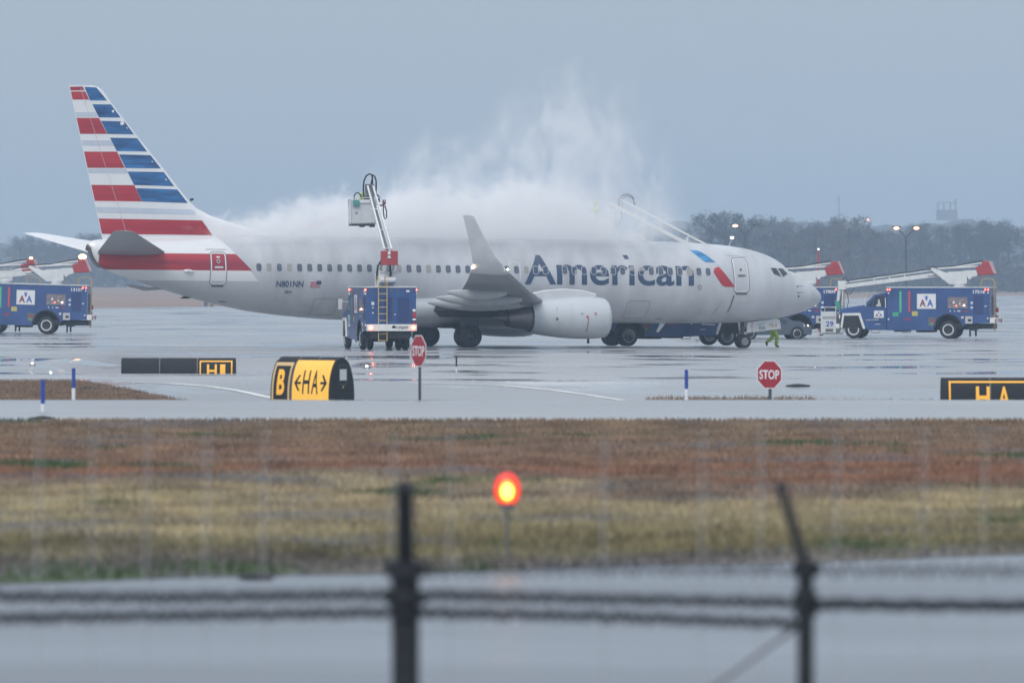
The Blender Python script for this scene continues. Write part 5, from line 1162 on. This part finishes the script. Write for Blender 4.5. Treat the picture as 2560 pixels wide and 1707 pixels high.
b = B(); b.sphere((0, -.09, zc_-.015), .10, 12, sc3=(1, .5, 1.28)); b.build('glare_shell', mat('orange_glare', (.9, .3, .05), .3, emit=(1, .30, .02), es=1.6), gl, smooth=80)  # orange shell grading the red glare into the yellow bulb
b = B(); b.sphere((0, -.13, zc_-.02), .072, 12, sc3=(1, .5, 1.28)); b.build('bulb', mat('yellow_bulb', (1, .8, .1), .3, emit=(1, .80, .12), es=3), gl, smooth=80)

# ------------------------------------------------------------------ fence in front of the camera
FY = 44; KF = 15360/FY
fz = lambda py: 3.5-(py-689)/KF; fx = lambda px: (px-1280)/KF
M_fen = mat('weathered_dark_steel', (.02, .021, .026), .6, .3, var=.4, vs=9)
fe = empty('fence', (0, FY, 0), 0, 'dark perimeter fence with bent posts and barbed strands, out of focus in the foreground', 'fence')
def fpost(px, bend, rr=.045):
    b = B(); X = fx(px); b.cyl((X, 0, -.3), (X, 0, fz(1430)), rr, n=14); b.cyl((X, 0, fz(1440)), (X, 0, fz(1400)), rr*1.5, n=14)
    b.tube([(X, 0, fz(1420))]+[(X+fx(1280+bend*t), -.35*t*(0.0 if bend else 1.2), fz(1420-215*t**.9)) for t in np.linspace(.1, 1, 8)], rr*.62, n=8)
    for z in (1485, 1530, 1500): b.cyl((X, 0, fz(z+8)), (X, 0, fz(z-8)), rr*1.45, n=12)
    b.beam((X-.05, 0, fz(1450)), (X+.05, 0, fz(1450)), .05)
    return b.build('post', M_fen, fe, smooth=40)
fpost(1014, 0, .10); fpost(2014, -66, .06); fpost(3010, -40); fpost(-120, 0)
def strand(pts, rr=.03):
    b = B(); P = [Vector((fx(a), .02, fz(c))) for a, c in pts]; Q = []
    for i in range(len(P)-1):
        n = max(2, int((P[i+1]-P[i]).length/.045))
        for k in range(n): Q.append(P[i].lerp(P[i+1], k/n))
    Q.append(P[-1]); b.tube([q+Vector((0, .01*math.sin(i*1.1), .008*math.cos(i*1.1))) for i, q in enumerate(Q)], rr, n=5)
    for i, q in enumerate(Q[::2]):
        a = random.random()*6.28; d = Vector((.35, math.cos(a), math.sin(a)))*.05; b.beam(q-d, q+d, .02); d = Vector((-.35, math.cos(a+1.6), math.sin(a+1.6)))*.05; b.beam(q-d, q+d, .02)
    b.build('barbed_strand', M_fen, fe, smooth=40)
strand([(-120, 1492), (0, 1490), (400, 1494), (1014, 1484)]); strand([(-120, 1548), (0, 1545), (500, 1538), (1014, 1529)])
strand([(1014, 1486), (1500, 1497), (2014, 1506)]); strand([(1014, 1530), (1500, 1541), (2014, 1558)]); strand([(2014, 1508), (2300, 1513), (3010, 1516)], .04)
strand([(1014, 1428), (1500, 1421), (2014, 1424), (3010, 1428)], .004)
M_stay = mat('galvanised_stay_wire', (.42, .42, .44), .5)
for px, pt in ((98, 1068), (232, 1080), (370, 1066), (518, 1075), (663, 1062), (985, 1090), (1130, 1075), (1514, 1085), (1759, 1070), (1906, 1060), (2096, 1082), (2314, 1068), (2466, 1078)):
    b = B(); b.tube([(fx(px), .05, 0), (fx(px-8), .05, 1.2), (fx(px), .05, fz(pt))], .0048, n=5); b.build('stay_wire', M_stay, fe)
b = B(); b.tube([(fx(2000), .05, fz(1562)), (fx(1800), .1, fz(1707)), (fx(1500), .15, fz(1925))], .018, n=6); b.build('brace', mat('galvanised_brace', (.16, .165, .18), .5, .4), fe)

# ------------------------------------------------------------------ trees beyond the airfield
M_bark = mat('wet_bark', (.045, .038, .034), .9, var=.3)
M_leafs = [mat('winter_foliage', c, .9, var=.45, vs=.7, var2=d) for c, d in (((.035, .045, .032), (.06, .065, .04)), ((.085, .065, .045), (.13, .10, .065)), ((.055, .055, .045), (.09, .08, .06)))]
def tree_proto(seed, h, w, kind):
    rg = np.random.RandomState(seed); r = empty('tree', (0, 0, -50), 0)
    b = B(); b.tube([(0, 0, 0), (.1, 0, h*.25), (.05, .1, h*.5), (0, 0, h*.8)], .22, n=7); limbs = []
    for k in range(11):
        a = rg.rand()*6.28; z0 = h*(.18+.5*rg.rand()); L_ = w*(.3+.25*rg.rand()); L_ *= .62; e_ = Vector((math.cos(a)*L_, math.sin(a)*L_, min(h*.86, z0+h*(.14+.16*rg.rand())))); b.tube([(0, 0, z0), e_*.5+Vector((0, 0, z0*.5+.2)), e_], .07, n=5); limbs.append(e_)
    b.build('trunk', M_bark, r, smooth=60)
    cl = [(rg.rand()*6.28, rg.rand()**.6, rg.rand()) for _ in range(46)]; V = []; F = []
    for a, q, t in cl:
        zc = h*(.16+.76*t); rw = w/2*math.sqrt(max(.05, 1-((t-.42)/.62)**2))*q; c = Vector((math.cos(a)*rw, math.sin(a)*rw, zc)); rr = w*(.07+.09*rg.rand())
        for _ in range(95):
            d = Vector(rg.randn(3)); d = d.normalized()*rr*rg.rand()**.4; p = c+Vector((d.x, d.y, d.z*.8)); s_ = .16+.20*rg.rand(); u = Vector(rg.randn(3)).normalized()*s_; v = Vector(rg.randn(3)).normalized()*s_; n = len(V)
            V += [p-u*.5, p+u*.5, p+v]; F.append((n, n+1, n+2))
    b = B(); b.add(V, F); b.build('crown', M_leafs[kind], r, smooth=0, fixn=False)
    return r
protos = [[tree_proto(11+k, 12.5, 11 if k < 2 else 8.5, kind) for k in range(3)] for kind in range(3)]
def far_label(i, n, what, ends, mid):
    return ends[0] if i == 0 else ends[1] if i == n-1 else mid
def put_tree(pr, x, y, s, rz, label, group):
    o = pr.copy(); COL.objects.link(o); o.location = (x, y, 0); o.scale = (s, s, s*random.uniform(.92, 1.05)); o.rotation_euler = (0, 0, rz); tag(o, label, 'tree', group)
    for c in list(pr.children): d = c.copy(); COL.objects.link(d); d.parent = o
    return o
FAR = 1250; TX = lambda px, Y=FAR: (px-1280)/15360*Y
put_tree(protos[0][0], TX(1770), 1235, 1.38, .3, 'dark evergreen tree above the nose of the airliner, left half of the pair', 'trees')
put_tree(protos[0][1], TX(1862), 1238, 1.34, 1.3, 'dark evergreen tree behind the single street lamp, right half of the pair', 'trees')
put_tree(protos[0][2], TX(1815), 1250, 1.36, 2.3, 'dark evergreen tree in the middle of the dark clump above the cockpit', 'trees')
put_tree(protos[1][0], TX(2110), 1230, 1.32, .9, 'tallest tan tree with a rounded open crown above the red boom elbow', 'trees')
put_tree(protos[1][1], TX(2030), 1236, 1.14, 2.2, 'lower tan tree left of the tallest tan tree', 'trees')
put_tree(protos[1][2], TX(1968), 1240, 1.06, 3.0, 'small tan tree between the dark clump and the tan trees', 'trees')
GL = 'hazy bare grey-brown tree in the even row behind the trucks on the right'; GM = 'hazy tree in the dim row left of the airliner tail'; GS = 'hazy tree in the row hidden by steam and fuselage'
ORD = 'first second third fourth fifth sixth seventh eighth ninth tenth eleventh twelfth thirteenth fourteenth fifteenth sixteenth seventeenth eighteenth nineteenth twentieth'.split()
PR = list(np.arange(1905, 2575, 27))
for i, px in enumerate(PR):
    k = len(PR)-1-i; GL = 'hazy bare tree, %s from the right edge in the row behind the trucks' % ORD[k] if k < 13 else 'hazy bare tree, %s from the airliner nose in the row behind the trucks' % ORD[i]
    put_tree(protos[random.choice((1, 2, 2))][random.randrange(3)], TX(px+random.uniform(-8, 8), 1400), 1400+random.uniform(0, 70), random.uniform(1.16, 1.40), random.random()*6, GL, 'bare trees in a row beyond the field on the right')
for i, px in enumerate(np.arange(8, 560, 30)):
    GM = 'dim misty tree, %s from the left edge in the row beyond the tail' % ORD[i]
    put_tree(protos[random.choice((0, 2, 2))][random.randrange(3)], TX(px+random.uniform(-8, 8), 1800), 1800+random.uniform(0, 80), random.uniform(1.15, 1.4), random.random()*6, GM, 'trees beyond the field on the left')
for i, px in enumerate(np.arange(560, 1720, 42)):
    put_tree(protos[2][random.randrange(3)], TX(px, 1800), 1800+random.uniform(0, 80), random.uniform(.7, .95), random.random()*6, GS, 'trees behind the steam')
for q in protos:
    for p in q:
        for c in list(p.children): bpy.data.objects.remove(c)
        bpy.data.objects.remove(p)
# undergrowth that closes the view under the crowns
def leafmass(name, x0, x1, y0, y1, zf, n, m, label, s0=.5):
    x = x0+(x1-x0)*np.random.rand(n); y = y0+(y1-y0)*np.random.rand(n); z = np.random.rand(n)**.9*np.array([zf(a) for a in x])
    P = np.stack([x, y, z], 1); V = P[:, None, :]+(np.random.rand(n, 3, 3)-.5)*s0*2
    me = bpy.data.meshes.new(name); me.vertices.add(3*n); me.vertices.foreach_set('co', V.ravel()); me.loops.add(3*n); me.loops.foreach_set('vertex_index', np.arange(3*n)); me.polygons.add(n)
    me.polygons.foreach_set('loop_start', np.arange(n)*3); me.polygons.foreach_set('loop_total', np.full(n, 3)); me.update(); me.materials.append(m)
    o = bpy.data.objects.new(name, me); COL.objects.link(o); return tag(o, label, 'undergrowth', kind='stuff')
leafmass('undergrowth', 36, 140, 1330, 1440, lambda x: 5.5+1.2*math.sin(x*.31)+.8*math.sin(x*.9), 30000, M_leafs[2], 'tangled grey-brown undergrowth below the right hand tree row', .6)
leafmass('undergrowth', -170, 45, 1790, 1850, lambda x: 8+1*math.sin(x*.27)+.8*math.sin(x*.8), 26000, M_leafs[2], 'dim undergrowth below the left hand tree row', .7)
# far wooded rise
b = B(); nn = 120; v = []
for j, (yy, k) in enumerate(((2250, 0), (2350, .75), (2550, 1), (2690, .9))):
    for i in range(nn+1):
        x = -300+700*i/nn; hh = 16+9*ss(20, 70, x)-4*ss(180, 300, x)+1.2*math.sin(x*.11)+.9*math.sin(x*.37+1)+.6*math.sin(x*.83); v.append((x, yy, hh*k))
b.add(v, [(j*(nn+1)+i, j*(nn+1)+i+1, (j+1)*(nn+1)+i+1, (j+1)*(nn+1)+i) for j in range(3) for i in range(nn)]); tag(b.build('hills', M_leafs[2], smooth=0, fixn=False), kind='structure')
# far gantry building and mast on the skyline
Yg = 2450; g = empty('building', (TX(2367, Yg), Yg, 25.5), 0, 'faint square framework building on the misty skyline at the upper right', 'building'); M_far2 = mat('grey_cladding', (.24, .26, .29), .8)
b = B(); b.box(-4, 4, -3, 3, 0, 4.2); b.build('block', M_far2, g)
b = B()
for x in (-3.5, -1.2, 1.4, 3.5): b.box(x-.25, x+.25, -1, 1, 4.2, 7.0+(1.5 if x > 3 else 0))
b.box(-3.7, 3.7, -1, 1, 7.0, 7.3); b.build('framework', M_far2, g)
b = B(); Ym = 2400; X = TX(2097, Ym); b.tube([(0, 0, 0), (0, 0, 35)], .25, n=6); o = b.build('mast', M_far2); o.location = (X, Ym, 0); tag(o, 'faint thin mast on the misty skyline left of the framework building', 'mast')

# ------------------------------------------------------------------ lamp posts
M_pole = mat('painted_lamp_pole', (.07, .08, .09), .6)
M_sod = mat('sodium_lamp', (1, .6, .3), .3, emit=(1, .42, .22), es=7)
M_mrc = mat('white_floodlight', (1, 1, 1), .3, emit=(.9, 1, 1), es=1.2)
def lamp_post(px, Y, ytop, heads, label, lit=(True, True), r_=.09):
    s_ = Y/15360; z = 3.5-(ytop-689)*s_; r = empty('street_lamp', (TX(px, Y), Y, 0), 0, label, 'street lamp')
    b = B(); b.tube([(0, 0, 0), (0, 0, z-1.0)], r_, n=8); 
    for h in heads: b.tube([(0, 0, z-1.0), (h*s_*.6, 0, z-.35), (h*s_, 0, z)], r_*.7, n=6)
    b.build('pole', M_pole, r, smooth=60)
    for h, on in zip(heads, lit):
        b = B(); b.box(h*s_-.45, h*s_+.45, -.2, .2, z, z+.16); hd = b.build('lamp_head', M_pole, r, bevel=.05)
        if on: b = B(); b.sphere((h*s_, -.1, z-.06), .19, 7, sc3=(1.4, 1, .7)); b.build('lamp_glass', M_sod, hd)
lamp_post(2265, 620, 569, (-24, 26), 'tall twin armed street lamp, both lamps lit, above the right hand truck')
lamp_post(1862, 620, 563, (-24, 26), 'twin armed street lamp in front of the dark trees, only its left lamp lit', (True, False))
lamp_post(2170, 1500, 549, (0,), 'small lone lit lamp above the tan trees', (True,))
r = empty('warning_mast', (TX(2046, 385), 385, 0), 0, 'thin red and white mast with a small lamp behind the truck by the nose', 'mast')
b = B(); b.tube([(0, 0, 0), (0, 0, 5.05)], .05, n=8); b.build('pole', mat('red_mast_paint', (.45, .05, .05), .5), r); b = B(); b.sphere((0, 0, 5.15), .07, 6); b.build('lamp', M_mrc, r)
r = empty('floodlight', (TX(1830, 400), 400, 0), 0, 'small white floodlight on a thin bent post above the nose of the airliner', 'floodlight')
b = B(); b.tube([(-.3, 0, 0), (-.3, 0, 5.2), (-.1, 0, 5.7), (.0, 0, 5.9)], .03, n=6); b.build('pole', M_ltgrey, r, smooth=60); b = B(); b.box(-.12, .12, -.1, .1, 5.88, 6.05); b.build('lamp', M_mrc, r, bevel=.02)
# pallet of gear left on the far grass
xg, yg = TX(523, 690), 690; r = empty('equipment_cart', (xg, yg, 0), 0, 'small yellow equipment cart on the far brown grass below the tail', 'cart')
b = B(); b.box(-.6, .4, -.4, .4, .3, .75); b.cyl((-.4, -.4, .2), (-.4, .4, .2), .2, n=10); b.cyl((.3, -.4, .2), (.3, .4, .2), .2, n=10); b.build('body', M_dgrey, r, bevel=.03); b = B(); b.box(-.1, .7, -.42, .42, .32, .62); b.build('box', M_yel, r, bevel=.03)

# ------------------------------------------------------------------ steam from the deicing spray
def steam():
    o = None; b = B()
    # closed lumpy hull round the plume, wider at its foot
    us = np.linspace(-15, 15.5, 40)
    Hh = interp([(-15, 5.2), (-12.3, 6.2), (-8, 7.6), (-5, 8.4), (-3.6, 10.4), (-1, 12.6), (1.5, 13.8), (4.3, 15.6), (7, 16.3), (9.2, 16.0), (11.0, 13.0), (12.4, 9.0), (15.5, 5.6)])
    secs = []
    for u in us:
        h = Hh(u)+.5; secs.append([(u, -5.2, 2.6), (u, -5.4, 4.2), (u, -4.6, 5.6), (u, -3.6, max(5.9, h*.75)), (u, -2.2, max(6.1, h-.2)), (u, 0, max(6.2, h+.1)), (u, 2.2, max(6.1, h-.2)), (u, 3.6, max(5.9, h*.75)), (u, 4.4, 5), (u, 4.4, 2.6)])
    b.loft(secs); 
    m = bpy.data.materials.new('steam'); m.use_nodes = True; n = m.node_tree; n.nodes.clear(); L = n.links.new
    out = n.nodes.new('ShaderNodeOutputMaterial'); pv = n.nodes.new('ShaderNodeVolumePrincipled'); L(pv.outputs[0], out.inputs['Volume'])
    pv.inputs['Color'].default_value = (.995, .995, 1, 1); pv.inputs['Anisotropy'].default_value = 0
    def ma(op, *a):
        q = n.nodes.new('ShaderNodeMath'); q.operation = op
        for i, v in enumerate(a):
            if isinstance(v, (int, float)): q.inputs[i].default_value = v
            else: L(v, q.inputs[i])
        return q.outputs[0]
    def mr(v, a, c, d=0., e_=1., smooth=True):
        q = n.nodes.new('ShaderNodeMapRange'); q.interpolation_type = 'SMOOTHSTEP' if smooth else 'LINEAR'; L(v, q.inputs[0])
        for i, x in enumerate((a, c, d, e_)): q.inputs[1+i].default_value = x
        return q.outputs[0]
    t = n.nodes.new('ShaderNodeTexCoord'); sx = n.nodes.new('ShaderNodeSeparateXYZ'); L(t.outputs['Object'], sx.inputs[0]); U, V_, Z = sx.outputs
    def curve(pts, lo, hi):
        """height profile along the fuselage"""
        c = n.nodes.new('ShaderNodeFloatCurve'); L(mr(U, -15, 15.5, 0, 1, False), c.inputs['Value']); cv = c.mapping.curves[0]
        P = [((u+15)/30.5, (z-lo)/(hi-lo)) for u, z in pts]
        cv.points[0].location = P[0]; cv.points[1].location = P[-1]
        for p in P[1:-1]: cv.points.new(*p)
        for p in cv.points: p.handle_type = 'AUTO'
        c.mapping.update(); return ma('MULTIPLY_ADD', c.outputs[0], hi-lo, lo)
    H1 = curve([(-15, 4.6), (-13.2, 5.3), (-12.3, 5.8), (-10.5, 6.35), (-8.1, 6.95), (-5.1, 7.45), (-3.9, 7.2), (-2.6, 7.8), (-.9, 7.9), (1.2, 7.5), (4.3, 8.3), (6.2, 7.6), (7.8, 6.6), (9.2, 6.0), (10.8, 5.5), (12.1, 5.0), (15.5, 4.2)], 4, 16)
    H2 = curve([(-15, 4.2), (-6, 5.4), (-3.6, 8.6), (-1.8, 10.0), (.8, 10.7), (2.5, 11.9), (4.3, 13.2), (6.2, 13.9), (8.6, 13.7), (10, 11.8), (11.4, 8.8), (12.5, 6.0), (15.5, 4.5)], 4, 16)
    def noise(sc_, det, off, dist=0., stretch=(1, 1, 1)):
        mp = n.nodes.new('ShaderNodeMapping'); mp.inputs['Location'].default_value = off; mp.inputs['Scale'].default_value = stretch; L(t.outputs['Object'], mp.inputs[0])
        q = n.nodes.new('ShaderNodeTexNoise'); q.inputs['Scale'].default_value = sc_; q.inputs['Detail'].default_value = det; q.inputs['Roughness'].default_value = .62; q.inputs['Distortion'].default_value = dist; L(mp.outputs[0], q.inputs['Vector']); return q.outputs[0]
    n1 = noise(1.05, 6, (3, 1, 0), .6); n2 = noise(.52, 6, (9, 4, 2), 1.1, (1.1, 1, .62)); 
    e1 = ma('ADD', ma('SUBTRACT', H1, Z), ma('MULTIPLY', ma('SUBTRACT', n1, .5), 5.2))
    d1 = mr(e1, 0, .6); w1 = mr(ma('ABSOLUTE', ma('ADD', V_, -.2)), 1.6, 3.4, 1, 0); d1 = ma('MULTIPLY', ma('MULTIPLY', d1, w1), mr(n1, .30, .62, .25, 1))
    d1 = ma('MULTIPLY', d1, mr(ma('ADD', Z, ma('MULTIPLY', mr(V_, -1.5, .2, 0, 1), 2.2)), 5.0, 5.7, 0, 1))
    e2 = ma('ADD', ma('SUBTRACT', H2, Z), ma('MULTIPLY', ma('SUBTRACT', n2, .5), 9.))
    d2 = ma('MULTIPLY', mr(e2, 0, 3.6), mr(ma('ABSOLUTE', V_), 1.5, 3.6, 1, 0)); d2 = ma('MULTIPLY', ma('MULTIPLY', d2, mr(n2, .44, .62, .02, 1)), mr(Z, 5.2, 6.2, 0, 1))
    fade = mr(Z, 6.5, 14, 1, .5)
    # thin veil rolling down the near flank
    e3 = mr(ma('ADD', Z, ma('MULTIPLY', n1, 1.6)), 4.0, 6.3, 0, 1); d3 = ma('MULTIPLY', ma('MULTIPLY', e3, mr(ma('ABSOLUTE', ma('SUBTRACT', U, -1.)), 8.5, 12, 1, 0)), mr(Z, 5.6, 7.2, 1, 0)); d3 = ma('MULTIPLY', d3, mr(V_, -5, -3.6, 0, 1)); d3 = ma('MULTIPLY', d3, mr(n2, .35, .6, .3, 1))
    tot = ma('ADD', ma('ADD', ma('MULTIPLY', d1, .6), ma('MULTIPLY', ma('MULTIPLY', d2, fade), .36)), ma('MULTIPLY', d3, .05))
    L(tot, pv.inputs['Density'])
    o = b.build('steam', m, smooth=0); o.location = (-3.04, 300, 0); o.rotation_euler = (0, 0, AA)
    tag(o, 'white steam cloud of hot deicing spray rising over the top of the fuselage', 'steam', kind='stuff')
    m.cycles.volume_step_rate = .11
    return o
steam()
def spray(p, q, r0, r1, label):
    b = B(); b.cyl(p, q, r0, r1, n=10); m = bpy.data.materials.new('spray'); m.use_nodes = True; n = m.node_tree; n.nodes.clear()
    out = n.nodes.new('ShaderNodeOutputMaterial'); pv = n.nodes.new('ShaderNodeVolumePrincipled'); n.links.new(pv.outputs[0], out.inputs['Volume'])
    pv.inputs['Color'].default_value = (1, .72, .62, 1); pv.inputs['Density'].default_value = 1.1
    return tag(b.build('spray', m, smooth=60), label, 'spray', kind='stuff')
spray((-7.62, 293.2, 6.55), (-10.2, 297.5, 5.75), .035, .10, 'thin pinkish jet of warm fluid from the raised white basket onto the fuselage roof')

# ------------------------------------------------------------------ wet misty air
mh = bpy.data.materials.new('mist'); mh.use_nodes = True; n = mh.node_tree; n.nodes.clear()
out = n.nodes.new('ShaderNodeOutputMaterial'); pv = n.nodes.new('ShaderNodeVolumePrincipled'); n.links.new(pv.outputs[0], out.inputs['Volume'])
pv.inputs['Color'].default_value = (.57, .755, .97, 1); pv.inputs['Density'].default_value = .00037; pv.inputs['Anisotropy'].default_value = .2
b = B(); b.box(-900, 900, -60, 2700, -2, 45); hz = b.build('haze', mh, smooth=0); tag(hz, 'pale blue mist in the air over the airfield', 'haze', kind='stuff')
